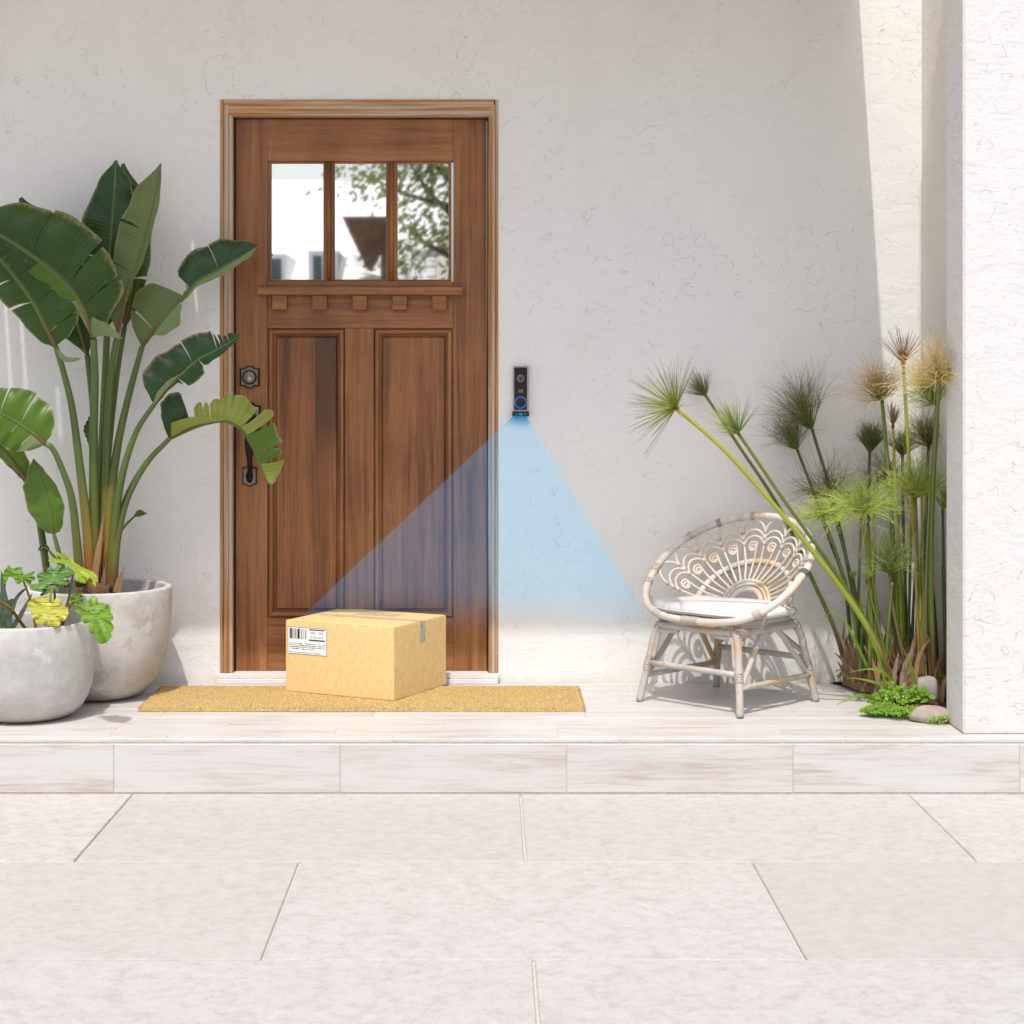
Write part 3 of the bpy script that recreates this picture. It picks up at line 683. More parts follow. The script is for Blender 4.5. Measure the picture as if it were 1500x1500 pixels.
# ================================================================== doormat and parcel
rnd = random.Random(3)
mw, md = 1.495, 0.425; mx0, my0 = X(202, .57), -0.572; nx, ny = 340, 96
rows = []
for j in range(ny+1):
    row = []
    for i in range(nx+1):
        u, v = i/nx, j/ny
        edge = min(u*mw, (1-u)*mw, v*md, (1-v)*md)
        z = 0.0125 + rnd.uniform(-.0018, .0022) + 0.0012*mnoise.noise((u*40, v*12, 0))
        if edge < 0.018: z += 0.0016 if edge > 0.008 else 0.0008
        if edge < 0.0005: z = 0.001
        jx = rnd.uniform(-.0016, .0016); jy = rnd.uniform(-.0016, .0016)
        row.append(Vector((mx0 + u*mw + jx, my0 + v*md + jy, z)))
    rows.append(row)
bb = MB(); bb.grid(rows)
mat_o = tag(bb.build('doormat', 'coir'), 'long tan coir doormat lying in front of the door', 'doormat')

bb = MB()
for i in range(15000):                                   # bristles, denser and looser along the rim
    if i < 3200:
        t = rnd.random(); e = i % 4; u, v = ((t, rnd.uniform(-.004, .02)), (t, 1-rnd.uniform(-.004, .02)), (rnd.uniform(-.0015, .008), t), (1-rnd.uniform(-.0015, .008), t))[e]
    else: u, v = rnd.random(), rnd.random()
    p = Vector((mx0+u*mw, my0+v*md, .0105 if 0 <= u <= 1 and 0 <= v <= 1 else .004)); q = p + Vector((rnd.gauss(0, .0035), rnd.gauss(0, .0035), rnd.uniform(.002, .0075)))
    w = Vector((rnd.uniform(-1, 1), rnd.uniform(-1, 1), 0)).normalized()*.0007; b0 = len(bb.v)
    bb.v += [p-w, p+w, q]; bb.face([b0, b0+1, b0+2])
fb = bb.build('bristles', 'coir', mat_o); fb['kind'] = 'stuff'

BH, BW_, BD, TH = 0.246, 0.440, 0.375, R(-27)
cor = P(577, 1030, .45); cor.z = 0.0135
bX = Vector((math.cos(TH), math.sin(TH), 0)); bY = Vector((-math.sin(TH), math.cos(TH), 0))
bc = cor - bX*BW_/2 + bY*BD/2
parcel = empty('cardboard_box', bc, 'closed tan cardboard parcel with a barcode label on the doormat', 'box')
parcel.rotation_euler = (0, 0, TH); ORG[parcel.name] = Vector((0, 0, 0))      # children are built in the box's own axes
hw, hd = BW_/2, BD/2
bb = MB(); bb.cbox(-hw, hw, -hd, hd, 0, BH, 0.0022); body = bb.build('carton', 'cardboard', parcel)
for y0, y1 in ((-hd+.001, -.0008), (.0008, hd-.001)):
    bb = MB(); bb.cbox(-hw+.001, hw-.001, y0, y1, BH+.0002, BH+.0036, .001); bb.build('flap', 'cardboard', parcel)
bb = MB(); bb.box(-hw+.0012, hw-.0012, -.026, .026, BH+.0038, BH+.0043); bb.build('top_tape', 'tape_clear', parcel)
bb = MB(); bb.box(-.09, .08, .05, .13, BH+.0038, BH+.0043); bb.build('top_label', 'tape_clear', parcel)
# grey tape running down over the side face, with a torn end
bb = MB(); y0, y1 = -hd + BD*.49, -hd + BD*.585
ze = BH-.077
pts = [(y0, BH+.001), (y0, ze)] + [(y0+(y1-y0)*q/6, ze + (.008 if q % 2 else .001) + .003*q/6) for q in range(1, 6)] + [(y1, ze+.004), (y1, BH+.001)]
n = len(pts); bb.v += [Vector((hw+.0004, y, z)) for y, z in pts] + [Vector((hw+.0009, y, z)) for y, z in pts]
bb.face([n+i for i in range(n)]); bb.face(list(range(n))[::-1])
for i in range(n): j = (i+1) % n; bb.face([i, j, n+j, n+i])
bb.build('side_tape', 'tape_grey', parcel)
# shipping label on the front face
LX0, LX1, LZ1, LZ0 = -hw+.010, -hw+.172, BH-.018, BH-.113; yl = -hd-.0004
def lab(u0, u1, v0, v1, mat, name, par, k=1):
    q = MB(); q.box(LX0+(LX1-LX0)*u0, LX0+(LX1-LX0)*u1, yl-.0004*k, yl, LZ1-(LZ1-LZ0)*v1, LZ1-(LZ1-LZ0)*v0); return q.build(name, mat, par)
lb = lab(0, 1, 0, 1, 'ink_mid', 'shipping_label', parcel); paper = lab(.012, .988, .02, .98, 'label_paper', 'label_sheet', parcel, 2)
for u0, u1, mt in ((.045, .06, 'ink_light'), (.062, .105, 'ink'), (.115, .13, 'ink_mid'), (.135, .15, 'ink_light'), (.155, .19, 'ink_light'), (.197, .225, 'ink_mid'), (.25, .302, 'ink'), (.308, .318, 'ink_mid'), (.352, .368, 'ink'), (.39, .40, 'ink_light'), (.41, .425, 'ink_light'), (.45, .475, 'ink_mid')):
    lab(u0, u1, .055, .43, mt, 'barcode_bar', paper, 3)
lab(.55, .945, .045, .085, 'ink', 'rule_line', paper, 3); lab(.54, .945, .425, .475, 'ink', 'rule_line', paper, 3)
PAR_TXT = paper
ORG[paper.name] = Vector((0, 0, 0))
def ltext(s, u, v, size, w, mat='ink_mid'):
    text(s, size, (LX0+(LX1-LX0)*u, yl-.0013, LZ1-(LZ1-LZ0)*v), mat, PAR_TXT, width=w*(LX1-LX0), name='print_line')
ltext('10001 / 1006', .735, .185, .014, .32); ltext('Do Not Leave it', .735, .335, .0135, .33)
rg = random.Random(9)
for v, u1 in ((.60, .955), (.665, .955), (.73, .955), (.795, .67), (.93, .86)):      # fine print, unreadable at this size
    u = .045
    while u < u1:
        w_ = rg.uniform(.02, .09); h_ = rg.uniform(.010, .016)
        lab(u, min(u+w_, u1), v-h_, v+h_, rg.choice(['ink', 'ink_mid', 'ink_mid', 'ink_light']), 'print_mark', paper, 3); u += w_ + rg.uniform(.008, .016)

# ================================================================== pots
def pot(name, c, prof, lip, soil_z, soil_r, mat, label):
    e = empty(name, c, label, 'pot', 'concrete plant pots')
    bb = MB(); bb.lathe(prof + lip, c, 96); bb.build('shell', mat, e, True)
    bb = MB(); n = 40; rr = random.Random(len(name)+int(c[0]*100)); rows = []
    for i in range(12):
        r = soil_r*i/11
        rows.append([Vector((c[0]+r*math.cos(2*math.pi*k/n), c[1]+r*math.sin(2*math.pi*k/n), soil_z + .012*mnoise.noise((r*30*math.cos(2*math.pi*k/n), r*30*math.sin(2*math.pi*k/n), 2)))) for k in range(n+1)])
    bb.grid(rows); bb.build('soil', 'soil', e, True)
    return e
BP = Vector((X(144, .28), -.28, 0)); H1 = 0.386
prof1 = [(.085, .0), (.10, .0005), (.125, .004), (.150, .014), (.176, .034), (.200, .065), (.220, .105), (.236, .155), (.246, .21), (.252, .28), (.2545, .34), (.2545, .380), (.2525, .385), (.249, .3865)]
pot('plant_pot', BP, prof1, [(.235, .3865), (.2315, .384), (.230, .378), (.228, .33), (.224, .26)], .335, .2295, 'concrete_stained', 'larger stained concrete pot by the wall holding the tall broad-leaved plant')
FP = Vector((X(37, .65), -.65, 0))
prof2 = [(.10, .0), (.118, .0005), (.140, .004), (.165, .016), (.187, .038), (.205, .07), (.217, .11), (.2235, .155), (.2255, .20), (.2245, .25), (.2215, .31), (.2200, .3155), (.217, .3165)]
pot('plant_pot', FP, prof2, [(.2025, .3165), (.199, .314), (.1975, .308), (.197, .27), (.19, .2)], .255, .196, 'concrete_grey', 'smaller pale grey concrete pot in front, holding the lobed-leaf plant')

# ================================================================== broad-leaved plant (stalks and torn paddle leaves)
def pxs(l): return [P(*q) for q in l]
def blade(mb, rib, tab, side, tears, rnd, mats, mi_of, vein=22, fold=0.18, wav=.010, nrm=None, NS=7, gap=.010, vary=(.93, 1.04)):
    """one half of a leaf, torn along its veins into strips"""
    cuts = [0.0] + sorted(tears) + [1.0]; N = len(rib)
    def at(t):
        x = t*(N-1); i = min(int(x), N-2); f = x-i
        p = rib[i].lerp(rib[i+1], f); tg = (rib[min(i+2, N-1)] - rib[max(i-1, 0)]).normalized(); return p, tg
    nc = nrm or Vector((0.05, -1, 0.15)).normalized(); va = R(vein)
    for a, c in zip(cuts, cuts[1:]):
        mb.mi = mi_of(a); nu = max(4, int((c-a)*46)); tw = rnd.uniform(-.12, .12) if len(cuts) > 2 else 0; ln = rnd.uniform(*vary); pt = rnd.uniform(0, .35) if vary[0] < .9 else 0
        gg = gap*(3.2 if a > .45 and vary[0] < .9 else 1)
        ga = gg*rnd.uniform(.4, 1.4) if a > 0 else 0; gc = gg*rnd.uniform(.4, 1.4) if c < 1 else 0
        rows = []; uvs = []
        for i in range(nu+1):
            u = i/nu; row = []; uv = []
            for j in range(NS+1):
                s = j/NS; t = a + ga*s + (c-a-(ga+gc)*s)*u
                p, tg = at(a + (c-a)*u*(1-s) + t*s if False else t)
                S = (tg.cross(nc)).normalized(); n_ = S.cross(tg).normalized()
                if n_.dot(nc) < 0: n_ = -n_
                w = interp(tab, t)/425.0*ln*(1 - pt*abs(2*u-1)**2.2*(.7 if u > .5 else 1))
                va_ = va*(1-0.5*s)
                dirv = S*(side*math.cos(va_)) + tg*math.sin(va_)
                off = n_*(w*s*fold + wav*s*s*math.sin(t*37+side*2) + w*s*s*tw*(u-.3)) - n_*(w*s*s*.30)
                fr_ = .0016*s*s*(rnd.random()-.5)
                row.append(p + dirv*(w*s) + off + tg*fr_); uv.append((t, s))
            rows.append(row); uvs.append(uv)
        mb.grid(rows, uvs, flip=(side > 0))
    return mb
def stalk_obj(root, pts, r0, r1, mat, name='leaf_stalk', n=26, taper=1.0):
    sp = spline(pxs(pts), n); bb = MB()
    bb.tube(sp, [(r0 + (r1-r0)*(i/(n-1))**taper)/425 for i in range(n)], 10); return bb.build(name, mat, root, True)
plant = empty('strelitzia_plant', Vector((X(152, .28), -.28, .335)), 'tall green plant with torn paddle leaves in the larger pot', 'plant')
def leaf(st_pts, st_r, rib, wl=None, wr=None, tl=(), tr=(), ml=('leaf_dark',), mr=None, seed=1, st_mat='stalk_green', curls=(), fold=(.18, .18), nrm=None, vein=22, gap=.010, rib_r=(3.2, .8), wav=.008, vary=(.93, 1.04)):
    st = stalk_obj(plant, st_pts, st_r[0], st_r[1], st_mat)
    rb = spline(pxs(rib), 48); rr = random.Random(seed); mats = []
    def mid(m):
        if m not in mats: mats.append(m)
        return mats.index(m)
    bb = MB()
    def chooser(ms):
        if isinstance(ms[0], str): ms = ((0, ms[0]),)
        def f(t):
            m = ms[0][1]
            for a, q in ms:
                if t >= a-1e-6: m = q
            return mid(m)
        return f
    if wl: blade(bb, rb, wl, -1, tl, rr, mats, chooser(ml), vein, fold[0], wav, nrm=nrm, gap=gap, vary=vary)
    if wr: blade(bb, rb, wr, 1, tr, rr, mats, chooser(mr or ml), vein, fold[1], wav, nrm=nrm, gap=gap, vary=vary)
    for pts, tab, m, sd in curls:
        q = spline(pxs(pts), 16); blade(bb, q, tab, sd, (), rr, mats, lambda t, m=m: mid(m), 10, .5, .002)
    bb.mi = mid('stalk_green'); bb.tube([p + Vector((0, .001, 0)) for p in rb], [(rib_r[0] + (rib_r[1]-rib_r[0])*i/47)/425 for i in range(48)], 6)
    o = bb.build('leaf_blade', mats, st, True)
    return o
# stalk points: px, py, metres from the wall
leaf([(133,862,.30),(127,770,.32),(117,685,.34),(106,600,.36),(93,545,.38),(82,508,.40)], (8.5,4.2),
     [(82,508,.40),(66,478,.41),(52,450,.42),(28,415,.44),(0,381,.46),(-50,325,.48)],
     [(0,4),(.06,18),(.2,30),(.4,38),(.7,40),(.9,24),(1,2)], [(0,24),(.05,48),(.15,66),(.35,74),(.6,72),(.85,46),(1,3)],
     tl=(.33,.52), tr=(.10,.30), ml=((0,'leaf_dark'),), seed=11, st_mat='stalk_orange', curls=(([(83,507,.40),(97,522,.42),(119,524,.43)], [(0,3),(.5,9),(.85,6),(1,1)], 'leaf_pale', 1),), fold=(-.25,.12))
leaf([(141,862,.29),(138,760,.30),(137,640,.32),(139,560,.34),(137,497,.36)], (9,5),
     [(137,497,.36),(127,464,.38),(112,436,.40),(85,405,.43),(48,376,.46),(0,345,.48),(-45,325,.49)],
     [(0,3),(.14,8),(.22,30),(.3,50),(.5,52),(.75,45),(.92,24),(1,2)], [(0,4),(.08,32),(.16,66),(.3,82),(.5,82),(.75,64),(.92,30),(1,2)],
     tl=(.25,.55), tr=(.20,.34,.6), ml=((0,'leaf_pale'),(.25,'leaf_mid'),(.5,'leaf_dark')), mr=((0,'leaf_dark'),), seed=5, curls=(([(136,494,.37),(152,492,.39),(180,497,.40)], [(0,30),(.35,20),(.75,9),(1,1)], 'leaf_pale', -1),), fold=(-.3,.1))
leaf([(147,862,.24),(147,720,.22),(152,600,.20),(157,480,.19)], (7,5),
     [(157,480,.19),(159,430,.18),(161,370,.18),(166,300,.18),(170,235,.18)],
     [(0,2),(.15,18),(.35,44),(.6,46),(.85,26),(1,2)], [(0,3),(.1,16),(.3,40),(.6,44),(.85,25),(1,2)], tl=(.4,), tr=(.22,.5), ml=('leaf_deep',), seed=3)
leaf([(151,862,.26),(155,720,.26),(158,610,.27),(164,535,.28),(172,490,.29)], (7.5,4.5),
     [(172,490,.29),(180,455,.29),(190,415,.29),(205,372,.29),(222,310,.29),(236,240,.30)],
     [(0,3),(.12,20),(.3,36),(.55,44),(.8,32),(1,2)], [(0,1),(.2,3),(.5,8),(.8,8),(1,1)], tl=(.35,.6), ml=('leaf_olive',), mr=('leaf_olive',), seed=8, st_mat='stalk_orange')
leaf([(156,864,.28),(161,745,.27),(172,655,.25),(188,582,.23),(208,508,.21)], (9,4.2),
     [(208,508,.21),(230,478,.21),(253,451,.20),(274,429,.19),(291,411,.18),(318,397,.17),(350,378,.16),(378,360,.15)],
     [(0,2),(.04,30),(.12,48),(.21,58),(.32,52),(.38,26),(.41,2),(.44,4),(.47,3),(.49,36),(.6,50),(.8,44),(.93,22),(1,2)],
     [(0,1),(.10,3),(.14,20),(.25,25),(.34,12),(.39,4),(.48,6),(.7,11),(.9,8),(1,1)],
     tl=(.13,.42,.48,.70), tr=(.37,), ml=((0,'leaf_olive'),(.475,'leaf_deep')), mr=((0,'leaf_pale'),), seed=21, st_mat='stalk_orange', vein=14, gap=.006)
leaf([(161,866,.30),(168,765,.32),(180,692,.35),(200,632,.37),(226,592,.39)], (8.5,3.4),
     [(226,592,.39),(245,568,.39),(264,550,.39),(290,527,.39),(322,510,.39),(353,491,.39)],
     [(0,8),(.05,34),(.12,47),(.25,50),(.42,43),(.6,36),(.74,30),(.78,20),(.9,13),(1,1)], [(0,3),(.28,5),(.33,22),(.5,23),(.56,10),(.6,13),(.8,9),(1,1)],
     tl=(.50,.75,.79,.83,.88), tr=(.31,.56), ml=('leaf_deep',), mr=('leaf_deep',), seed=31, curls=(([(226,593,.41),(240,575,.41),(262,549,.40)], [(0,3),(.3,8),(.7,7),(1,1)], 'leaf_pale', -1),), vein=16)
leaf([(164,866,.31),(171,790,.31),(186,730,.31),(215,678,.32),(250,641,.33)], (8,3.4),
     [(250,641,.33),(284,626,.34),(312,618,.34),(328,617,.335),(345,623,.33),(360,638,.32),(375,666,.31),(388,698,.30),(396,710,.30)],
     [(0,1),(.18,2),(.205,30),(.3,38),(.42,46),(.46,50),(.5,42),(.56,54),(.62,46),(.68,40),(.75,46),(.85,40),(.93,26),(1,10)],
     [(0,1),(.5,2),(1,1)], tl=(.20,.265,.31,.375,.42,.53,.60,.74,.83), ml=((0,'leaf_deep'),(.20,'leaf_lime'),(.55,'leaf_mid'),(.8,'leaf_lime')), mr=('leaf_lime',), seed=41,
     curls=(([(247,642,.31),(262,634,.31),(281,626,.31)], [(0,14),(.1,34),(.3,50),(.6,56),(.92,54),(1,50)], 'leaf_deep', -1), ([(252,640,.345),(284,624,.355),(330,615,.35)], [(0,6),(.1,19),(.4,15),(.7,8),(1,3)], 'leaf_lime', -1),), vein=14, gap=.0035, rib_r=(3.4, 1.2), vary=(.82, 1.06))
leaf([(118,858,.36),(112,790,.38),(105,730,.40),(92,690,.42),(77,657,.44),(66,650,.45)], (7.5,4),
     [(66,650,.45),(46,633,.46),(20,616,.47),(0,606,.48),(-45,588,.49)],
     [(0,6),(.06,24),(.2,40),(.45,40),(.7,34),(1,3)], [(0,16),(.06,34),(.2,50),(.4,50),(.7,38),(1,3)],
     tl=(.18,.38), tr=(.36,.62), ml=((0,'leaf_pale'),(.18,'leaf_mid')), mr=('leaf_mid',), seed=51, vein=10)
leaf([(98,860,.36),(90,825,.36),(79,783,.36)], (4.5,3),
     [(79,783,.36),(74,752,.37),(66,715,.37),(57,692,.37),(49,672,.36)],
     [(0,10),(.08,24),(.3,35),(.6,34),(.85,16),(1,1)], [(0,10),(.08,16),(.3,23),(.5,19),(.8,9),(1,1)], ml=('leaf_mid',), seed=61, fold=(.1,.1), vein=30, rib_r=(2, .6), wav=.002)
leaf([(166,866,.24),(168,815,.22),(178,778,.20),(196,757,.20)], (3,1.6),
     [(196,757,.20),(204,753,.20),(215,752,.20)], [(0,2),(.4,7),(1,1)], [(0,1),(.4,4),(1,1)], ml=('leaf_mid',), seed=71, rib_r=(1, .5))
leaf([(100,858,.36),(88,828,.38),(72,806,.40)], (3,2), [(72,806,.40),(64,802,.40),(56,806,.41)], [(0,3),(.5,6),(1,1)], [(0,3),(.5,5),(1,1)], ml=('leaf_deep',), seed=72, rib_r=(1, .5))
leaf([(72,864,.24),(62,790,.25),(53,735,.27),(40,706,.29)], (6,5), [(40,706,.29),(22,682,.31),(0,655,.33),(-50,600,.36)],
     [(0,4),(.3,10),(.7,22),(1,2)], [(0,5),(.15,22),(.4,30),(.7,26),(1,2)], ml=('leaf_mid',), mr=('leaf_mid',), seed=73, rib_r=(4.5, 3))
leaf([(146,862,.22),(142,740,.20),(134,670,.19),(131,650,.19)], (3,2), [(131,650,.19),(129,630,.19),(131,610,.19)], [(0,2),(.5,7),(1,1)], [(0,1),(.5,5),(1,1)], ml=('leaf_dark',), seed=74, rib_r=(1, .5))
leaf([(144,862,.20),(141,720,.17),(136,600,.15),(128,520,.14)], (6,4.5), [(128,520,.14),(112,470,.14),(92,420,.14),(60,350,.14),(30,290,.14)],
     [(0,3),(.15,30),(.4,52),(.7,46),(1,3)], [(0,3),(.15,34),(.4,58),(.7,52),(1,3)], tl=(.3,.55), tr=(.25,.5), ml=('leaf_deep',), seed=75)
leaf([(150,862,.18),(156,700,.15),(170,560,.14),(182,480,.13)], (6,4), [(182,480,.13),(192,430,.13),(196,370,.13),(192,300,.13),(180,240,.13)],
     [(0,3),(.15,26),(.4,46),(.7,42),(1,3)], [(0,3),(.15,14),(.4,26),(.7,30),(1,3)], tl=(.4,), tr=(.3,.6), ml=('leaf_dark',), seed=76)
# dry sheaths round the stalk bases
rr = random.Random(12)
for i in range(26):
    a = rr.uniform(0, 2*math.pi); r = rr.uniform(.02, .06); px = 146 + rr.uniform(-28, 26); h = rr.uniform(25, 120) if i % 3 == 0 else rr.uniform(12, 40)
    d0 = .28 + rr.uniform(-.05, .08); lean = rr.uniform(-14, 16)
    q = spline([P(px, 868, d0), P(px+lean*.4, 868-h*.5, d0+.01), P(px+lean, 868-h, d0+.02)], 10)
    bb = MB(); blade(bb, q, [(0,7),(.4,5),(1,.4)], -1, (), rr, [], lambda t: 0, 0, .3, .0004, NS=3); blade(bb, q, [(0,6),(.4,4),(1,.4)], 1, (), rr, [], lambda t: 0, 0, .3, .0004, NS=3)
    bb.build('dry_sheath', rr.choice(['dry_leaf', 'dry_grey', 'dry_leaf']), plant, True)

# ================================================================== lobed-leaf plant in the smaller pot
lob = empty('lobed_leaf_plant', FP + Vector((0, 0, .25)), 'bright green lobed-leaf plant with one yellow leaf in the smaller pot', 'plant')
def lobed(j, tip, halfw, mat, base, seed, lobes=5, droop=.25, nrm=(0.1, -1, 0.45), name='lobed_leaf', depth=.42):
    """leaf blade from its junction j to its tip (px,py,d), deeply lobed with wavy toothed edges"""
    rr = random.Random(seed); J = P(*j); T_ = P(*tip); ax = T_-J; Ln = ax.length; ax.normalize()
    nn = Vector(nrm).normalized(); S = ax.cross(nn).normalized(); nn = S.cross(ax).normalized()
    Ln *= 1.12; bb = MB(); NT, NS = 90, 8; W = halfw/425*1.22
    for side in (-1, 1):
        rows = []; uvs = []; ph = rr.uniform(0, .6)
        for i in range(NT+1):
            t = i/NT
            env = (math.sin(math.pi*min(1, (t*.88+.10)))**.75)*(1.12-.45*t)
            l = abs(math.sin(math.pi*(t*lobes+ph))); lob_ = (1-depth) + depth*l**.55
            tooth = 1 + .035*math.sin(t*lobes*math.pi*6+seed) + .03*math.sin(t*83+side)
            w = W*env*lob_*tooth; row = []; uv = []
            for q in range(NS+1):
                s = q/NS; fwd = .42*s*W*(.4+t)*(1-t*.75) - .25*W*s*(1-t)**3
                off = nn*(-droop*(w*s)**2/W - droop*Ln*.5*t*t + .055*W*math.sin(t*lobes*2*math.pi+side)*s + .05*W*s*math.sin(9*s+t*23))
                row.append(J + ax*(Ln*t*.90 + fwd) + S*(side*w*s) + off); uv.append((t, s))
            rows.append(row); uvs.append(uv)
        bb.grid(rows, uvs, flip=(side > 0))
    if base:
        pb = MB(); sp = spline(pxs(base) + [J], 18); pb.tube(sp, [(2.6-1.1*i/17)/425 for i in range(18)], 7); st = pb.build('leaf_stem', 'petiole_brown', lob, True)
    else: st = lob
    return bb.build(name, mat, st, True)
from mathutils.geometry import tessellate_polygon
def cut_leaf(outline, cen, d0, tilt, mat, stem, seed, cup=.22, wave=.010):
    """lobed leaf: outline in twelfths of a pixel-hundred, bent over its middle, tilted forward towards its lower edge"""
    rr = random.Random(seed); pts = []
    n = len(outline)
    for i in range(n):                                   # soften the corners and add small teeth
        p0, p1, p2 = Vector(outline[i-1]), Vector(outline[i]), Vector(outline[(i+1) % n])
        for q in (p1.lerp(p0, .22), p1*.9 + (p0+p2)*.05, p1.lerp(p2, .22), p1.lerp(p2, .5)):
            o_ = (q - Vector(cen)).normalized(); pts.append(q + o_*rr.uniform(-6, 7))
    tris = tessellate_polygon([[Vector((p.x, p.y, 0)) for p in pts]])
    V = [Vector((p.x, p.y)) for p in pts]; Fs = [tuple(t) for t in tris]
    for it in range(3):
        cache = {}; out = []
        def mid(a_, b_):
            k_ = (min(a_, b_), max(a_, b_))
            if k_ not in cache: cache[k_] = len(V); V.append((V[a_]+V[b_])/2)
            return cache[k_]
        for a_, b_, c_ in Fs:
            if max((V[a_]-V[b_]).length, (V[b_]-V[c_]).length, (V[a_]-V[c_]).length) < 28: out.append((a_, b_, c_)); continue
            x, y, z = mid(a_, b_), mid(b_, c_), mid(c_, a_); out += [(a_, x, z), (x, b_, y), (z, y, c_), (x, y, z)]
        Fs = out
    R_ = max((v - Vector(cen)).length for v in V); bb = MB(); uv = []
    for v in V:
        r_ = v - Vector(cen); rho = r_.length/R_; an = math.atan2(r_.y, r_.x)
        px, py = v.x*.12, 800 + v.y*.12
        d = d0 + tilt*(r_.y*.12)/425 - cup*(R_*.12/425)*rho*rho + wave*math.sin(an*7+seed)*rho + wave*.7*math.sin(an*17+seed*2)*rho*rho
        bb.v.append(P(px, py, d)); uv.append(((an/6.2832) % 1.0, min(1, .1+rho*.85)))
    for t in Fs:
        n_ = (bb.v[t[1]]-bb.v[t[0]]).cross(bb.v[t[2]]-bb.v[t[0]]); q = t if n_.y < 0 else t[::-1]
        us = [uv[i] for i in q]; m_ = max(u[0] for u in us)
        us = [(u[0]+1 if m_-u[0] > .5 else u[0], u[1]) for u in us]; bb.face(q, us)
    pb = MB(); sp = spline(pxs(stem), 18); pb.tube(sp, [(2.5-1.0*i/17)/425 for i in range(18)], 7); st = pb.build('leaf_stem', 'petiole_brown', lob, True)
    return bb.build('lobed_leaf', mat, st, True)
cut_leaf([(10,380),(40,330),(90,240),(110,230),(140,270),(190,265),(280,250),(270,310),(300,350),(350,330),(430,300),(420,330),(390,355),(430,380),(420,420),(380,430),(375,475),(340,465),(290,410),(240,470),(200,450),(165,390),(110,370),(90,430),(65,470),(30,440),(50,400)],
         (230,370), .62, .5, 'lobed_green', [(55,935,.60),(46,885,.60),(34,850,.615)], 1)
cut_leaf([(450,340),(520,310),(570,330),(575,270),(620,245),(660,290),(690,240),(740,225),(770,270),(790,260),(840,250),(880,300),(895,330),(870,370),(830,390),(800,420),(840,450),(810,475),(740,470),(690,490),(720,520),(700,560),(640,565),(560,590),(490,610),(490,580),(540,550),(450,530),(380,530),(350,480),(400,460),(450,470),(480,420),(450,390)],
         (650,400), .64, .8, 'lobed_gloss', [(72,935,.62),(72,890,.64),(78,850,.635)], 3, .12, .014)
cut_leaf([(610,60),(690,65),(760,100),(780,60),(800,110),(850,150),(890,140),(900,190),(960,230),(1010,260),(1080,290),(1130,310),(1180,350),(1195,400),(1200,440),(1160,430),(1175,480),(1150,520),(1130,470),(1125,400),(1080,380),(1070,420),(1040,460),(980,440),(930,430),(915,370),(890,300),(830,240),(770,215),(700,200),(620,190),(585,175),(640,145),(720,155),(760,150),(700,110),(640,80)],
         (920,270), .60, .6, 'lobed_lime', [(84,935,.58),(100,880,.57),(108,835,.595)], 4, .3)
cut_leaf([(590,605),(600,690),(640,660),(720,635),(750,680),(760,730),(830,740),(840,810),(820,860),(785,915),(730,915),(730,975),(640,980),(560,965),(490,960),(420,915),(415,890),(380,870),(390,790),(330,740),(340,690),(380,665),(390,640),(490,625),(560,610)],
         (600,790), .80, .55, 'lobed_yellow', [(72,935,.64),(80,880,.68),(78,862,.72),(72,882,.775)], 6, .15)
cut_leaf([(1150,600),(1190,640),(1200,690),(1260,690),(1320,720),(1355,760),(1350,800),(1385,850),(1380,910),(1350,920),(1385,970),(1385,1030),(1350,1050),(1365,1100),(1330,1150),(1270,1190),(1200,1190),(1165,1130),(1160,1060),(1110,1075),(1070,1030),(1085,960),(1090,930),(1030,945),(965,915),(1000,870),(1040,830),(960,835),(910,800),(950,750),(1020,710),(1080,660),(1120,610)],
         (1160,850), .88, .45, 'lobed_green', [(85,935,.66),(100,892,.74),(112,886,.82),(130,895,.875)], 7, .2)
cut_leaf([(840,660),(870,600),(960,570),(1025,610),(1020,670),(960,715),(880,705)], (940,650), .80, .6, 'lobed_green', [(85,935,.66),(98,892,.72),(112,878,.795)], 8, .3)
for i, (p0, p1, p2, w) in enumerate((((20,935,.62),(8,890,.60),(2,835,.60),6), ((5,935,.60),(22,880,.60),(42,858,.60),4), ((8,935,.66),(28,905,.66),(48,868,.66),3.5), ((-5,930,.68),(10,888,.68),(24,877,.70),7), ((15,935,.56),(2,880,.54),(10,848,.54),5))):
    q = spline(pxs([p0, p1, p2]), 16); bb = MB(); rr = random.Random(i)
    for sd in (-1, 1): blade(bb, q, [(0,w*.8),(.5,w),(.85,w*.5),(1,.3)], sd, (), rr, [], lambda t: 0, 0, .35, .001, NS=3)
    bb.build('blade_leaf', 'blade_blue', lob, True)
bb = MB(); bb.tube(spline(pxs([(-4,880,.80),(14,890,.78),(28,908,.74),(40,925,.70)]), 14), 2.3/425, 7); bb.build('bent_stem', 'petiole_brown', lob, True)

# ================================================================== rattan chair
CC = Vector((0.826, -0.38, 0))
cs = Vector((.7071, -.7071, 0)); cf = Vector((-.7071, -.7071, 0)); cu = Vector((0, 0, 1))
def C(s, f, z): return CC + cs*s + cf*f + cu*z
chair = empty('rattan_chair', CC, 'low weathered rattan chair with a fan-shaped open back', 'chair')
def ctube(name, pts, r, mat, par=chair, n=10, N=None, closed=False):
    q = spline(pts, N or max(8, len(pts)*6)) if not closed else pts
    bb = MB(); bb.tube(q, r, n, closed=closed); return bb.build(name, mat, par, True)
HA, HC_, HS_, HZ = .305, .213, .165, .463
def hoop(ph, k=1.0):
    c_, s_ = math.cos(ph), math.sin(ph)
    # flatten the front edge a little so that it runs straight between the front legs
    e = 0.66 if s_ < 0 else 1.0
    cx_ = math.copysign(abs(c_)**e, c_); s_ = -abs(s_)**.86 if s_ < 0 else s_
    return C(HA*cx_*k + .006, -HC_*s_*k - .005, HZ + HS_*s_*k)
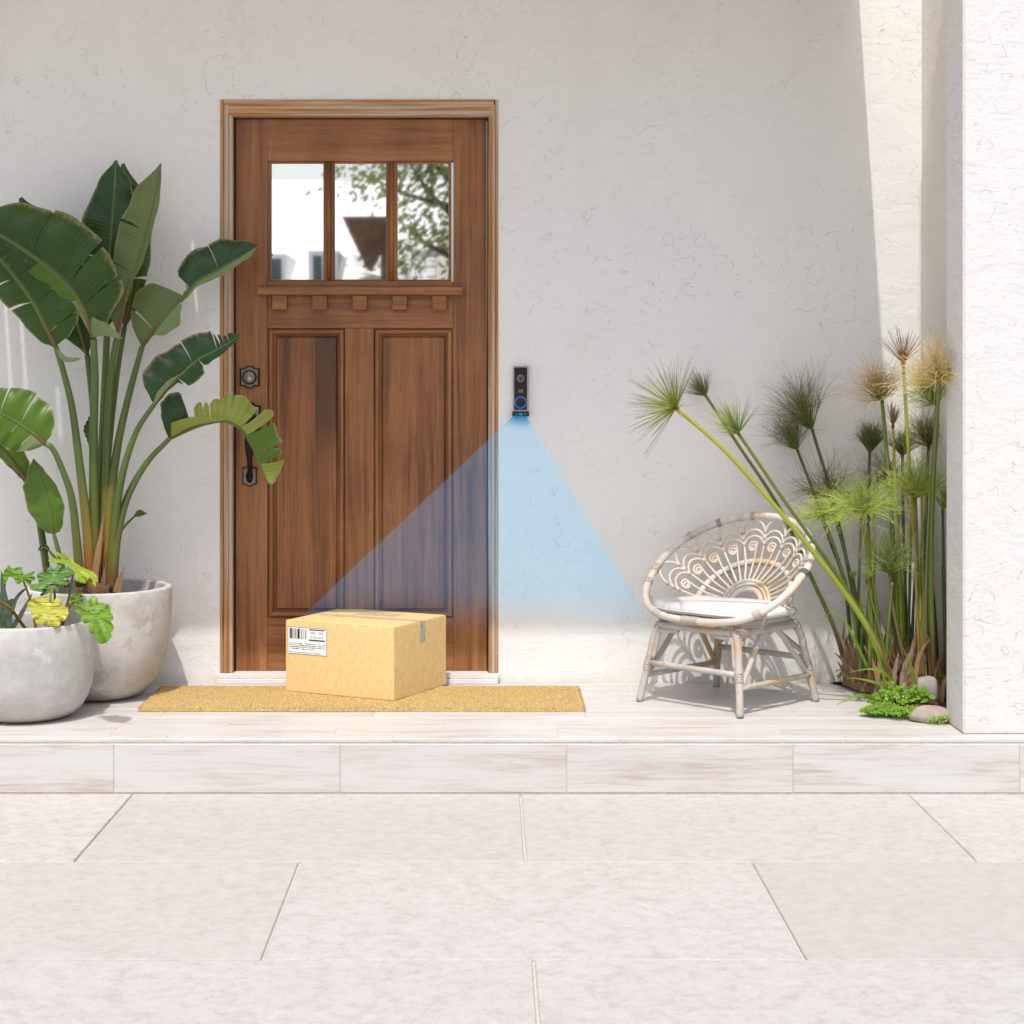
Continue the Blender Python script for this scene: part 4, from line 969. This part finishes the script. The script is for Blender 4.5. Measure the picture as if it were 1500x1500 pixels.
hp = [hoop(2*math.pi*i/96) for i in range(96)]
rr = random.Random(4)
rad = [.0128 + .0007*math.sin(i*.7) for i in range(96)]
bb = MB(); bb.tube(hp, rad, 12, closed=True); hoop_o = bb.build('hoop', 'cane_thick', chair, True)
def wrap(pts, r, mat, par, turns=5):
    """binding of thin cane wound round a pole: a ribbed sleeve"""
    q = spline(pts, turns*4+1); bb = MB(); bb.tube(q, [r + (.0012 if i % 4 in (1, 2) else -.0006) for i in range(len(q))], 10); return bb.build('binding', mat, par, True)
for ph, mt, w in ((.02, 'wrap_dark', .035), (3.25, 'cane_wrap', .05), (3.5, 'cane_wrap', .05), (4.71, 'cane_wrap', .04), (5.45, 'cane_wrap', .06), (.75, 'cane_wrap', .03), (1.25, 'wrap_grey', .03), (1.75, 'cane_wrap', .03), (2.2, 'wrap_grey', .03), (2.6, 'cane_wrap', .03)):
    wrap([hoop(ph-w), hoop(ph), hoop(ph+w)], .0142, mt, hoop_o)
# fan surface between the little arch and the hoop
def arch_pt(th, k=1.0):
    return C(.098*math.cos(th)*k, -.100 - .040*math.sin(th)*k, .325 + .080*math.sin(th)*k)
nb = (cf*-HS_ + cu*-HC_).normalized()                    # away from the sitter
def fan(th, rho, off=0.0):
    ph = -0.22 + (math.pi+0.44)*(th/math.pi)
    a = arch_pt(th); h = hoop(ph)
    return a.lerp(h, rho) + nb*(.030*math.sin(math.pi*rho) + off)
for k_, r_ in ((1.0, .0075), (.86, .006), (.66, .010)):
    ctube('seat_arch', [arch_pt(math.pi*i/14, k_) for i in range(-1, 16)], r_, 'cane_thick', N=40)
NSP = 10                                                 # scallop cells
dth = math.pi/NSP
ctube('support_hoop', [fan(math.pi*(i/24), .43, .014) for i in range(25)], .0118, 'cane_thick', N=60)
for i in range(NSP*2+1):
    th = math.pi*i/(NSP*2)
    if i % 2 == 0:                                       # straight spoke up to a scallop node
        sp = ctube('spoke', [fan(th, .0), fan(th, .35), fan(th, .665)], .0043, 'cane_thin', n=8, N=14)
        q = fan(th, .43, .012); u = (fan(th, .46)-fan(th, .40)).normalized()
        bb = MB(); t2 = (fan(th+.05, .43)-fan(th-.05, .43)).normalized(); bb.tube([q-t2*.005, q+t2*.005], .0128, 10); bb.build('binding', 'cane_wrap', sp, True)
    else:                                                # spoke that ends in a scroll
        pts = [fan(th, .0), fan(th, .30), fan(th-.02, .50)]
        c0 = fan(th+.025, .615); ex = (fan(th+.1, .615)-c0).normalized(); ey = (fan(th, .70)-fan(th, .55)).normalized()
        for q in range(26):
            a = -math.pi*.15 - q*.48 if th < math.pi/2 else -math.pi*.15 - q*.48
            r = .0185*(1-q/30)
            pts.append(c0 + ex*(-r*math.cos(a)) + ey*(-r*math.sin(a)) + nb*(.0006*q*.3))
        bb = MB(); sp = bb.tube(spline(pts, 90), .0038, 7); bb.build('scroll_spoke', 'cane_thin', chair, True)
for r0, r1, rad_ in ((.645, .755, .0047), (.715, .835, .0047), (.800, .968, .0050)):
    for i in range(NSP):
        ctube('scallop', [fan(dth*(i+q/14), r0 + (r1-r0)*math.sin(math.pi*q/14)**.60) for q in range(15)], rad_, 'cane_thin', n=7, N=18)
for i in range(NSP+1):                                   # short posts that tie the rows of scallops together
    th = dth*i; st = ctube('spoke_post', [fan(th, .63), fan(th, .72), fan(th, .81)], .0045, 'cane_thin', n=7, N=6)
    for r0 in (.65, .72, .805):
        p0 = fan(th, r0-.016); p1 = fan(th, r0+.016); bb = MB(); bb.tube([p0, p0.lerp(p1, .5), p1], [.0060, .0078, .0060], 8); bb.build('knot', 'cane_wrap', st, True)
for i in range(NSP):
    th = dth*(i+.5); p = fan(th, .955); q = fan(th, 1.0)
    bb = MB(); bb.tube([p, p.lerp(q, .5), q], [.0062, .008, .012], 8); bb.build('knot', 'cane_wrap', chair, True)
# base: square seat frame, four splayed legs, stretchers and braces
LEG = {'l': (-.215, .215), 'f': (.215, .215), 'r': (.215, -.215), 'b': (-.215, -.215)}
ZF = .268
def rsq(h, z, rc=.05):
    out = []
    for (sx, sf) in ((1, 1), (-1, 1), (-1, -1), (1, -1)):
        for q in range(5):
            a0 = {(1, 1): 0, (-1, 1): 90, (-1, -1): 180, (1, -1): 270}[(sx, sf)]
            a = R(a0 + q*22.5); out.append(C(sx*(h-rc) + rc*math.cos(a), sf*(h-rc) + rc*math.sin(a), z))
    return out
ctube('seat_frame', rsq(.178, ZF), .0125, 'cane_leg', closed=True)
ctube('seat_rim', rsq(.168, ZF+.026, .08), .0115, 'cane_thick', closed=True)
rows = []
for j in range(13):
    f_ = -.16 + .32*j/12; ctube('seat_slat', [C(-.165, f_, ZF+.034), C(0, f_, ZF+.034), C(.165, f_, ZF+.034)], .006, 'cane_thin', n=6, N=6)
def leg_pt(kx, t):
    s, f = LEG[kx]; k_ = .80 + .20*t                      # splay outwards towards the foot
    return C(s*k_, f*k_, ZF*(1-t) + 0.001*t)
for kx in 'lfrb':
    s, f = LEG[kx]
    q = [C(s*.60, f*.80, ZF+.002), C(s*.73, f*.80, ZF-.001), leg_pt(kx, .14), leg_pt(kx, .4), leg_pt(kx, .7), leg_pt(kx, 1)]
    N = 26; sp = spline(q, N); bb = MB(); bb.tube(sp, [.0128 + .0005*math.sin(i*1.7) for i in range(N)], 12); lg = bb.build('leg', 'cane_leg', chair, True)
    wrap([leg_pt(kx, .47), leg_pt(kx, .53), leg_pt(kx, .60)], .0143, 'cane_wrap', lg, 4)
    wrap([C(s*.70, f*.80, ZF), C(s*.76, f*.80, ZF-.004), C(s*.80, f*.80, ZF-.02)], .0143, 'cane_wrap', lg, 4)
    bb = MB(); bb.tube([leg_pt(kx, .985), C(s, f, .0004)], .0122, 12); bb.build('foot_pad', 'rubber', lg, True)
for a, c_, t0, t1 in (('l', 'f', .50, .50), ('f', 'r', .66, .66), ('r', 'b', .44, .44), ('b', 'l', .66, .66)):
    ctube('stretcher', [leg_pt(a, t0), leg_pt(a, t0).lerp(leg_pt(c_, t1), .5), leg_pt(c_, t1)], .0100, 'cane_leg', N=8)
    mid_ = C(*[(LEG[a][i]*.8+LEG[c_][i]*.8)/2 for i in (0, 1)], ZF-.012)
    for kx, t_ in ((a, t0), (c_, t1)):
        e = leg_pt(kx, t_+.04 if t_ > .6 else t_-.05); w_ = mid_.lerp(e, .22); w_.z = ZF-.010; 
        if (a, c_) == ('l', 'f'):                        # front: bent brackets instead of a V
            top = mid_.lerp(leg_pt(kx, .05), .45); top.z = ZF-.016; cn = leg_pt(kx, .14).lerp(mid_, .13); cn.z = ZF-.022
            ctube('brace', [top, top.lerp(cn, .6), cn, leg_pt(kx, .30).lerp(mid_, .10), leg_pt(kx, .47).lerp(mid_, .09)], .0085, 'cane_leg', N=20)
        else:
            ctube('brace', [mid_.lerp(w_, .1), w_, e.lerp(w_, .5), e], .0095, 'cane_leg', N=18)
for ph in (3.6, 4.2, 4.9, 5.6):                # ties between hoop and seat frame
    p = hoop(ph); q = Vector((p.x, p.y, ZF+.02)); q = q.lerp(C(0, 0, ZF+.02), .12)
    bb = MB(); bb.tube([p, p.lerp(q, .5), q], [.008, .0065, .008], 8); bb.build('tie', 'cane_wrap', chair, True)
for s_ in (-.13, .13):
    ctube('back_post', [C(s_, -.168, ZF+.01), C(s_*1.05, -.185, .36), fan(math.pi*(.5 - s_*1.6), .43, .018)], .0065, 'cane_thin', N=12)
# cushion
def sup(a, rx, ry, e=3.2):
    c_, s_ = math.cos(a), math.sin(a); return (math.copysign(abs(c_)**(2/e), c_)*rx, math.copysign(abs(s_)**(2/e), s_)*ry)
bb = MB(); rows = []; n = 64
prof = [(0, .0), (.5, .0), (.9, .001), (.985, .006), (1.0, .014), (.985, .024), (.93, .030), (.8, .034), (.5, .036), (.2, .037), (0, .037)]
for k_, z in prof:
    row = []
    for i in range(n+1):
        a = 2*math.pi*i/n; s_, f_ = sup(a, .240, .176)
        w = .0035*mnoise.noise((s_*9*k_, f_*9*k_, z*40)) + .0025*math.sin(i*1.1+z*60)*(k_ > .9)
        row.append(C(s_*k_, f_*k_ + .022, ZF + .042 + z + w*(.4 if z < .01 else 1)) + cs*w*k_)
    rows.append(row)
bb.grid(rows); cush = bb.build('seat_cushion', 'cloth_white', None, True, origin=C(0, .02, ZF+.042))
tag(cush, 'thin white cotton cushion on the seat of the rattan chair', 'cushion')
bb = MB(); bb.tube([C(*[q*1.004 for q in sup(2*math.pi*i/64, .240, .176)], ZF+.042+.014) + cf*.022 for i in range(64)], .0028, 6, closed=True)
bb.build('piping', 'cloth_white', cush, True)

# ================================================================== planting corner
bed = [(1214,999),(1236,1003),(1258,1011),(1274,1022),(1278,1034),(1300,1044),(1332,1052),(1362,1056),(1391,1058),(1400,1040),(1378,1010),(1365,999)]
def floor_pt(px, py): 
    d = D*(1 - (998-560)/(py-560)); return P(px, py, max(d, .0005))
bb = MB(); poly = [floor_pt(*q) for q in bed]; cen = sum(poly, Vector())/len(poly)
dens = []
for a, c_ in zip(poly, poly[1:]+poly[:1]):
    for q in range(6): dens.append(a.lerp(c_, q/6))
rows = []
for i in range(9):
    k_ = i/8; row = []
    for p in dens + dens[:1]:
        v = cen.lerp(p, k_); z = .002 + .030*(1-k_**3) + (.010*mnoise.noise((v.x*25, v.y*25, 0)) if 0 < i < 8 else 0)
        row.append(Vector((v.x, min(v.y, -.0005), max(z, .002))))
    rows.append(row)
bb.grid(rows); tag(bb.build('soil_bed', 'soil', None, True), kind='structure')
def rock(px, py, d, rx, ry, rz, mat, label, seed):
    c_ = P(px, py, d); bb = MB(); rows = []
    for i in range(15):
        a = -math.pi/2 + math.pi*i/14; row = []
        for j in range(25):
            t = 2*math.pi*j/24; v = Vector((math.cos(a)*math.cos(t), math.cos(a)*math.sin(t), math.sin(a)))
            m_ = 1 + .16*mnoise.noise(v*1.3 + Vector((seed, 0, 0))) + .05*mnoise.noise(v*4 + Vector((0, seed, 0)))
            row.append(c_ + Vector((v.x*rx, v.y*ry, v.z*rz))*m_)
        rows.append(row)
    bb.grid(rows); return tag(bb.build('rock', mat, None, True, origin=(c_.x, c_.y, c_.z-rz)), label, 'rock', 'rocks in the planting corner')
rock(1362, 1047, .74, .066, .045, .032, 'rock_tan', 'flat tan rock at the front corner of the planting beside the pillar', 2.2)
rock(1356, 1012, .46, .052, .04, .050, 'rock_grey', 'rounded grey rock at the foot of the papyrus', 5.1)
rock(1325, 1019, .52, .026, .022, .016, 'rock_grey', 'small grey stone beside the green ground plants', 8.3)
# papyrus
pap = empty('papyrus_clump', Vector((X(1310, .3), -.3, .02)), 'tall papyrus clump with feathery green and brown heads in the corner', 'plant')
def umbel(par, node, axis, n, ln, spread, mat, seed, droop=.0, curl=.12, r=.00085, minang=0.0, bias=1.0, node_r=.008, split=2):
    rr = random.Random(seed); ax = Vector(axis).normalized(); u = ax.orthogonal().normalized(); w = ax.cross(u)
    bb = MB()
    for i in range(n):
        phi = rr.uniform(0, 2*math.pi); a = R(minang + (spread-minang)*rr.random()**bias); L = ln/425*rr.uniform(.72, 1.08)
        d0 = ax*math.cos(a) + (u*math.cos(phi) + w*math.sin(phi))*math.sin(a)
        c_ = Vector((rr.uniform(-1, 1), rr.uniform(-1, 1), rr.uniform(-1, 1)))*curl
        def ray(t0, t1, base, dd, cc, LL, r0, r1, m=5):
            pts = []
            for q in range(m):
                t = q/(m-1); pts.append(base + dd*(LL*t) + (cc*LL + Vector((0, 0, -droop*LL)))*t*t)
            for p_ in pts:
                if p_.y > -.004: p_.y = -.004 - rr.random()*.004
            b0 = len(bb.f); bb.tube(pts, [r0 + (r1-r0)*q/(m-1) for q in range(m)], 3, caps=False)
            for fi in range(b0, len(bb.f)): bb.uv[fi] = [(x, t0 + (t1-t0)*y) for x, y in bb.uv[fi]]
            return pts
        if not split: ray(0, 1, node, d0, c_, L, r*1.25, r*.45, 6)
        else:                                            # each ray forks into finer, curling threads
            p_ = ray(0, .5, node, d0, c_*.3, L*.5, r*1.25, r, 3); d1 = (p_[-1]-p_[-2]).normalized()
            for q in range(split):
                e = Vector((rr.gauss(0, 1), rr.gauss(0, 1), rr.gauss(0, 1)))
                ray(.5, 1, p_[-1], (d1 + e*.16).normalized(), e*curl*1.3 + c_, L*.55*rr.uniform(.7, 1.1), r*.9, r*.45, 4)
    o = bb.build('feathery_head', mat, par, False)
    nb_ = MB(); nb_.tube([node - ax*.012, node - ax*.004, node + ax*.006, node + ax*.014], [node_r*.5, node_r*.75, node_r*.62, node_r*.25], 8); nb_.build('head_base', 'node_brown', o if False else par, True)
    return o
def reed(pts, r0, r1, mat, head=None):
    n = 30; sp = spline(pxs(pts), n); bb = MB(); bb.tube(sp, [(r0 + (r1-r0)*i/(n-1))/425 for i in range(n)], 8)
    st = bb.build('stem', mat, pap, True)
    if head:
        ax = head.pop('axis', None) or (sp[-1]-sp[-4]).normalized(); umbel(st, sp[-1], ax, **head)
    return st
up = (0.0, -.1, 1.0)
H = dict
reed([(1312,1005,.46),(1262,905,.52),(1180,795,.60),(1085,685,.66),(1040,640,.68),(990,598,.70)], 4.4, 2.9, 'reed_yellow', H(axis=(-.86, -.25, .42), n=160, ln=76, spread=82, mat='ray_lilac', seed=1, split=0, droop=.05, curl=.05, r=.0012, minang=8, bias=.8, node_r=.011))
reed([(1241,985,.10),(1222,920,.10),(1188,845,.09),(1142,745,.08),(1080,650,.07),(1034,580,.06)], 3.6, 2.2, 'reed_green', H(axis=(-.55, -.25, .8), n=110, ln=42, spread=50, mat='ray_dark', seed=2, split=0, curl=.06, r=.0010))
reed([(1318,990,.40),(1280,930,.44),(1225,840,.48),(1150,735,.52),(1081,634,.55)], 3.8, 2.4, 'reed_green', H(axis=(-.50, -.3, .75), n=120, ln=56, spread=66, mat='ray_fresh', seed=3, split=0, curl=.06, r=.0011, minang=5))
reed([(1262,985,.16),(1252,890,.15),(1240,820,.13),(1218,720,.12),(1205,680,.12),(1190,630,.12)], 3.2, 2.4, 'reed_dark', H(axis=(-.42, -.2, .85), n=170, ln=84, spread=44, mat='ray_dark', seed=4, curl=.22, r=.0008))
reed([(1250,985,.12),(1238,860,.11),(1215,790,.10),(1193,725,.09),(1168,659,.08)], 3.0, 2.2, 'reed_dark', H(axis=(-.42, -.2, .85), n=140, ln=60, spread=50, mat='ray_dark', seed=5, curl=.2, r=.0008))
reed([(1268,985,.20),(1258,900,.20),(1235,800,.18),(1214,728,.16)], 3.2, 2.4, 'reed_dark', H(axis=up, n=170, ln=66, spread=84, mat='ray_dark', seed=6, droop=.12, curl=.3, r=.0008, bias=.6))
reed([(1260,990,.30),(1250,900,.32),(1225,810,.33),(1205,758,.34)], 3.0, 2.2, 'reed_green', H(axis=(-.1, -.2, 1), n=120, ln=46, spread=88, mat='ray_bright', seed=7, droop=.2, curl=.25, r=.0009, bias=.6))
reed([(1290,990,.38),(1285,900,.42),(1272,815,.44),(1263,752,.46)], 3.4, 2.4, 'reed_green', H(axis=(-.15, -.2, 1), n=190, ln=72, spread=82, mat='ray_bright', seed=8, droop=.18, curl=.28, r=.0009, bias=.6))
reed([(1280,985,.14),(1274,880,.13),(1272,760,.12),(1274,665,.11)], 3.0, 2.2, 'reed_dark', H(axis=up, n=170, ln=46, spread=38, mat='ray_dark', seed=9, curl=.12, r=.0010))
reed([(1318,1000,.36),(1312,850,.36),(1302,700,.35),(1292,587,.34)], 3.6, 2.6, 'reed_green', H(axis=(-.32, -.2, .9), n=190, ln=62, spread=66, mat='ray_brown', seed=10, curl=.32, r=.0008, droop=.08))
reed([(1322,990,.30),(1318,850,.30),(1311,700,.30),(1308,624,.30)], 2.6, 2.0, 'reed_yellow', H(axis=up, n=60, ln=34, spread=32, mat='ray_rust', seed=11, split=0, curl=.1, r=.0010))
reed([(1352,1000,.42),(1345,850,.42),(1332,680,.42),(1323,531,.42)], 3.4, 2.4, 'reed_yellow', H(axis=(-.03, -.2, 1), n=70, ln=52, spread=58, mat='ray_rust', seed=12, split=0, curl=.05, r=.0011, minang=6, node_r=.012))
reed([(1368,1000,.42),(1364,850,.50),(1368,690,.64),(1376,556,.78)], 3.8, 2.8, 'reed_green', H(axis=(-.1, -.2, 1), n=220, ln=60, spread=95, mat='ray_brown', seed=13, curl=.38, r=.0008, bias=.6))
reed([(1362,1000,.36),(1361,850,.42),(1366,700,.50),(1372,592,.58)], 3.6, 2.6, 'reed_green', H(axis=(-.5, -.2, .8), n=190, ln=60, spread=66, mat='ray_fresh', seed=14, curl=.25, r=.0009))
reed([(1350,990,.24),(1352,850,.24),(1357,740,.22),(1360,654,.20)], 3.2, 2.4, 'reed_dark', H(axis=(-.3, -.2, .9), n=150, ln=52, spread=66, mat='ray_dark', seed=15, curl=.22, r=.0009))
reed([(1330,985,.16),(1326,860,.15),(1323,760,.14),(1322,668,.12)], 2.8, 2.2, 'reed_dark', H(axis=up, n=150, ln=42, spread=55, mat='ray_dark', seed=16, curl=.15, r=.0009))
reed([(1340,995,.40),(1344,900,.42),(1343,810,.43),(1341,730,.44)], 3.4, 2.4, 'reed_green', H(axis=(.0, -.2, 1), n=200, ln=64, spread=62, mat='ray_bright', seed=17, droop=.05, curl=.28, r=.0009, bias=.7))
reed([(1312,985,.14),(1308,880,.12),(1306,790,.11),(1305,712,.10)], 2.8, 2.2, 'reed_dark', H(axis=up, n=130, ln=66, spread=80, mat='ray_dark', seed=18, droop=.1, curl=.28, r=.0008, bias=.7))
reed([(1330,1000,.36),(1318,940,.38),(1308,890,.39),(1303,840,.40)], 2.6, 2.0, 'reed_dry', H(axis=(-.05, -.2, 1), n=170, ln=62, spread=66, mat='ray_fresh', seed=19, curl=.2, r=.0009))
reed([(1386,995,.40),(1384,900,.42),(1382,820,.43),(1381,748,.44)], 2.6, 2.0, 'reed_dark', H(axis=(.05, -.2, 1), n=70, ln=36, spread=40, mat='ray_bright', seed=20, curl=.1, r=.0009))
reed([(1300,990,.42),(1290,930,.44),(1278,885,.45),(1270,850,.46)], 2.4, 1.8, 'reed_green', H(axis=up, n=40, ln=14, spread=40, mat='ray_bright', seed=21, r=.0011))
reed([(1272,985,.26),(1262,920,.26),(1250,850,.26)], 2.4, 2.0, 'reed_dark', H(axis=up, n=40, ln=14, spread=30, mat='ray_bright', seed=22, r=.0011))
reed([(1348,995,.44),(1342,860,.46),(1340,795,.47),(1330,735,.48),(1318,705,.48)], 2.6, 1.6, 'reed_dry')
reed([(1322,1000,.34),(1300,930,.34),(1285,890,.33)], 2.0, 1.4, 'reed_dry')
rr = random.Random(77)
for i in range(26):                                      # headless shoots that thicken the clump
    bx_ = rr.uniform(1252, 1388); d_ = rr.uniform(.10, .46); tp = rr.uniform(690, 900); ln_ = rr.uniform(-16, 12)
    reed([(bx_, 1000, d_), (bx_+ln_*.4, (1000+tp)/2, d_), (bx_+ln_, tp, d_)], rr.uniform(2.4, 3.8), rr.uniform(.8, 2.0), rr.choice(['reed_green', 'reed_dark', 'reed_dark', 'reed_green', 'reed_yellow']))
for i in range(190):                                     # dry sheaths and stubs at the base
    bx_ = rr.uniform(1236, 1386); d_ = rr.uniform(.08, .50); 
    if bx_ < 1285: d_ = min(d_, .05 + (bx_-1225)/60*.32)
    p0 = P(bx_, 560, d_); p0.z = .012; h = rr.uniform(.05, .20) if i % 5 else rr.uniform(.18, .28); ln_ = rr.uniform(-.05, .045)
    q = spline([p0, p0 + Vector((ln_*.2, rr.uniform(-.01, .01), h*.55)), p0 + Vector((ln_, rr.uniform(-.04, .01), h*rr.uniform(.8, 1.0)))], 8)
    bb = MB(); w_ = rr.uniform(1.5, 3.8)
    for sd in (-1, 1): blade(bb, q, [(0, w_), (.7, w_*.85), (1, w_*.3)], sd, (), rr, [], lambda t: 0, 0, .35, .0005, NS=2)
    bb.build('dry_sheath', rr.choice(['dry_leaf', 'dry_leaf', 'dry_leaf', 'dry_grey']), pap, True)
# arching grass blades in front of the clump
gr = empty('grass_tuft', P(1318, 1015, .5), 'few long arching grass blades spilling out of the papyrus base', 'grass')
for pts in ([(1322,1018,.50),(1300,990,.54),(1275,980,.56),(1245,985,.58)], [(1316,1020,.52),(1290,1003,.58),(1262,995,.62),(1240,993,.64)], [(1285,1024,.54),(1262,1018,.60),(1235,1028,.66),(1224,1034,.68)],
            [(1345,1022,.50),(1336,980,.52),(1318,940,.54)], [(1300,1015,.48),(1286,960,.50),(1262,900,.52),(1230,880,.54)], [(1275,985,.40),(1230,900,.44),(1200,910,.46)]):
    q = spline(pxs(pts), 18); bb = MB()
    for sd in (-1, 1): blade(bb, q, [(0,2.2),(.5,2.0),(1,.3)], sd, (), rr, [], lambda t: 0, 0, .3, .0, NS=2)
    bb.build('blade', 'weed_green', gr, True)
# leafy weeds
def weed(name, px, py, d, n, spread, size, hmax, label, seed, mat='weed_green', upr=.5):
    rr = random.Random(seed); c_ = P(px, py, d); c_.z = max(c_.z, .004); e = empty(name, c_, label, 'weed', 'small green weeds in the planting corner')
    bb = MB(); sb = MB()
    for i in range(n):
        a = rr.uniform(0, 2*math.pi); r = spread*math.sqrt(rr.random()); h = hmax*rr.uniform(.15, 1)*(1-.92*(r/spread)**2)
        q = c_ + Vector((r*math.cos(a)*1.5, r*math.sin(a)*.8, h)); sz = size*rr.uniform(.6, 1.25)
        nn = Vector((rr.uniform(-.7, .7), rr.uniform(-1, -.1), rr.uniform(.3, 1))).normalized(); u = nn.orthogonal().normalized()
        u = Matrix.Rotation(rr.uniform(0, 6.28), 3, nn) @ u; w = nn.cross(u)
        b0 = len(bb.v)
        for (x, y, z) in ((0, 0, 0), (.35, .42, .08), (.8, .36, .06), (1.1, 0, -.12), (.8, -.36, .06), (.35, -.42, .08), (.55, 0, -.05)):
            bb.v.append(q + u*(x*sz) + w*(y*sz) + nn*(z*sz))
        for f_ in ((0, 1, 6), (1, 2, 6), (2, 3, 6), (3, 4, 6), (4, 5, 6), (5, 0, 6)): bb.face([b0+k_ for k_ in f_], [(.5, .5)]*3)
        if i % 4 == 0: sb.tube([Vector((c_.x + (q.x-c_.x)*.5, c_.y + (q.y-c_.y)*.5, .003)), q], .0007, 4)
    lv = bb.build('leaves', mat, e, True); lv['kind'] = 'stuff'
    st = sb.build('stems', mat, e, True); st['kind'] = 'stuff'
weed('leafy_weed', 1305, 1028, .57, 170, .050, .0135, .070, 'bright green broad-leaved weed in front of the papyrus', 1)
weed('leafy_weed', 1345, 1026, .57, 60, .030, .021, .055, 'upright rosette weed with spoon leaves between the rocks', 2)
weed('mossy_weed', 1294, 1042, .66, 1500, .052, .0055, .030, 'low bright moss-like mat at the tile edge', 3)
weed('leafy_weed', 1330, 1046, .71, 340, .046, .0072, .030, 'tiny-leaved creeping weed left of the tan rock', 4)
weed('leafy_weed', 1376, 1056, .79, 90, .030, .0075, .020, 'small clover sprigs in front of the tan rock', 5)
weed('leafy_weed', 1376, 1005, .42, 40, .018, .0085, .075, 'thin upright sprig against the pillar behind the rocks', 6)
weed('leafy_weed', 1232, 993, .05, 26, .014, .0085, .045, 'small sprig growing where the wall meets the tiles', 7)
# white plastic plate half hidden behind the stems
tagp = empty('plastic_plate', P(1267, 925, .04), 'white plastic outlet cover on the wall behind the papyrus stems', 'cover plate')
bb = MB(); bb.cbox(X(1258, .03), X(1279, .03), -.034, -.0005, Z(926, .03), Z(884, .03), .003); bb.build('cover', 'plastic_white', tagp)
bb = MB(); bb.cbox(X(1262, .03), X(1275, .03), -.040, -.0342, Z(918, .03), Z(892, .03), .002); bb.build('flap', 'plastic_white', tagp)
# tiny weeds and crumbs in the joint at the foot of the wall
rr = random.Random(5)

# ================================================================== across the street (seen mirrored in the door panes)
HY = -22.0
nh = empty('neighbour_house', (-6.2, HY, -.2), 'low white house across the street mirrored in the door panes', 'house')
HX1 = -1.2
bb = MB()
for i in range(12): bb.box(-13, HX1, HY-.03, HY-.002, -.2 + i*.2, -.2 + i*.2 + .188)
bb.box(-13, HX1, HY-6, HY-.031, -.2, 2.2); bb.build('wall', 'siding_white', nh)
bb = MB(); bb.v += [Vector(p) for p in ((-13.6, HY+.35, 2.25), (HX1+.3, HY+.35, 2.25), (HX1+.3, HY-8, 5.1), (-13.6, HY-8, 5.1), (-13.6, HY+.35, 2.4), (HX1+.3, HY+.35, 2.4), (HX1+.3, HY-8, 5.25), (-13.6, HY-8, 5.25))]
for q in ((0,3,2,1),(4,5,6,7),(0,1,5,4),(1,2,6,5),(2,3,7,6),(3,0,4,7)): bb.face(q)
rf = bb.build('roof', 'siding_white', nh)  # low pitch and white made up so it mirrors bright in the panes
def dormer(x0, x1, z0, z1):
    q = MB(); q.box(x0, x1, HY-3.5, HY-.4, z0, z1); w = q.build('dormer', 'siding_white', rf)
    for i in range(2):
        dw = (x1-x0-.2)/2; q = MB(); q.box(x0+.08+i*(dw+.04), x0+.08+i*(dw+.04)+dw, HY-.399, HY-.39, z0+.35, z1-.08); q.build('pane', 'window_dark', rf)
dormer(-2.95, -2.45, 2.3, 3.25); dormer(-3.95, -3.3, 2.3, 3.2)
bb = MB(); bb.prism([(-2.35, 3.75), (-1.95, 2.95), (-1.55, 3.75)], HY+.2, HY-1.2); bb.build('gable', 'roof_brown', rf)
bb = MB(); bb.tube([(-1.62, HY+.15, 2.5), (-1.62, HY+.15, 3.75)], .10, 6); bb.build('eave_bracket', 'roof_brown', nh)
tr_ = empty('street_tree', (-0.7, -24, -.2), 'loose green tree beside the white house across the street', 'tree')
bb = MB(); bb.tube(spline([(-.7, -24, -.2), (-.75, -24, 1.5), (-.55, -24, 3.2), (-.6, -24.1, 5.5)], 16), [.22-.011*i for i in range(16)], 8)
rr = random.Random(8); tips = []
for i in range(14):
    a = rr.uniform(0, 6.28); z = rr.uniform(1.8, 5); l = rr.uniform(.8, 1.9); p = Vector((-.65, -24, z)); q = p + Vector((l*math.cos(a), l*math.sin(a), l*rr.uniform(.2, .8)))
    bb.tube([p, p.lerp(q, .5)+Vector((0, 0, -.08)), q], [.06, .04, .015], 5); tips += [p.lerp(q, .6), q]
bb.build('trunk', 'bark', tr_, True)
bb = MB()
for c_ in tips:
    for i in range(110):
        p = c_ + Vector((rr.gauss(0, .33), rr.gauss(0, .33), rr.gauss(0, .28))); nn = Vector((rr.gauss(0, 1), rr.gauss(0, 1), rr.gauss(0, 1))).normalized(); u = nn.orthogonal().normalized()*.09; w = nn.cross(u)*.45
        b0 = len(bb.v); bb.v += [p-u, p+w, p+u, p-w]; bb.face([b0, b0+1, b0+2, b0+3])
bb.build('crown', 'tree_leaf', tr_)
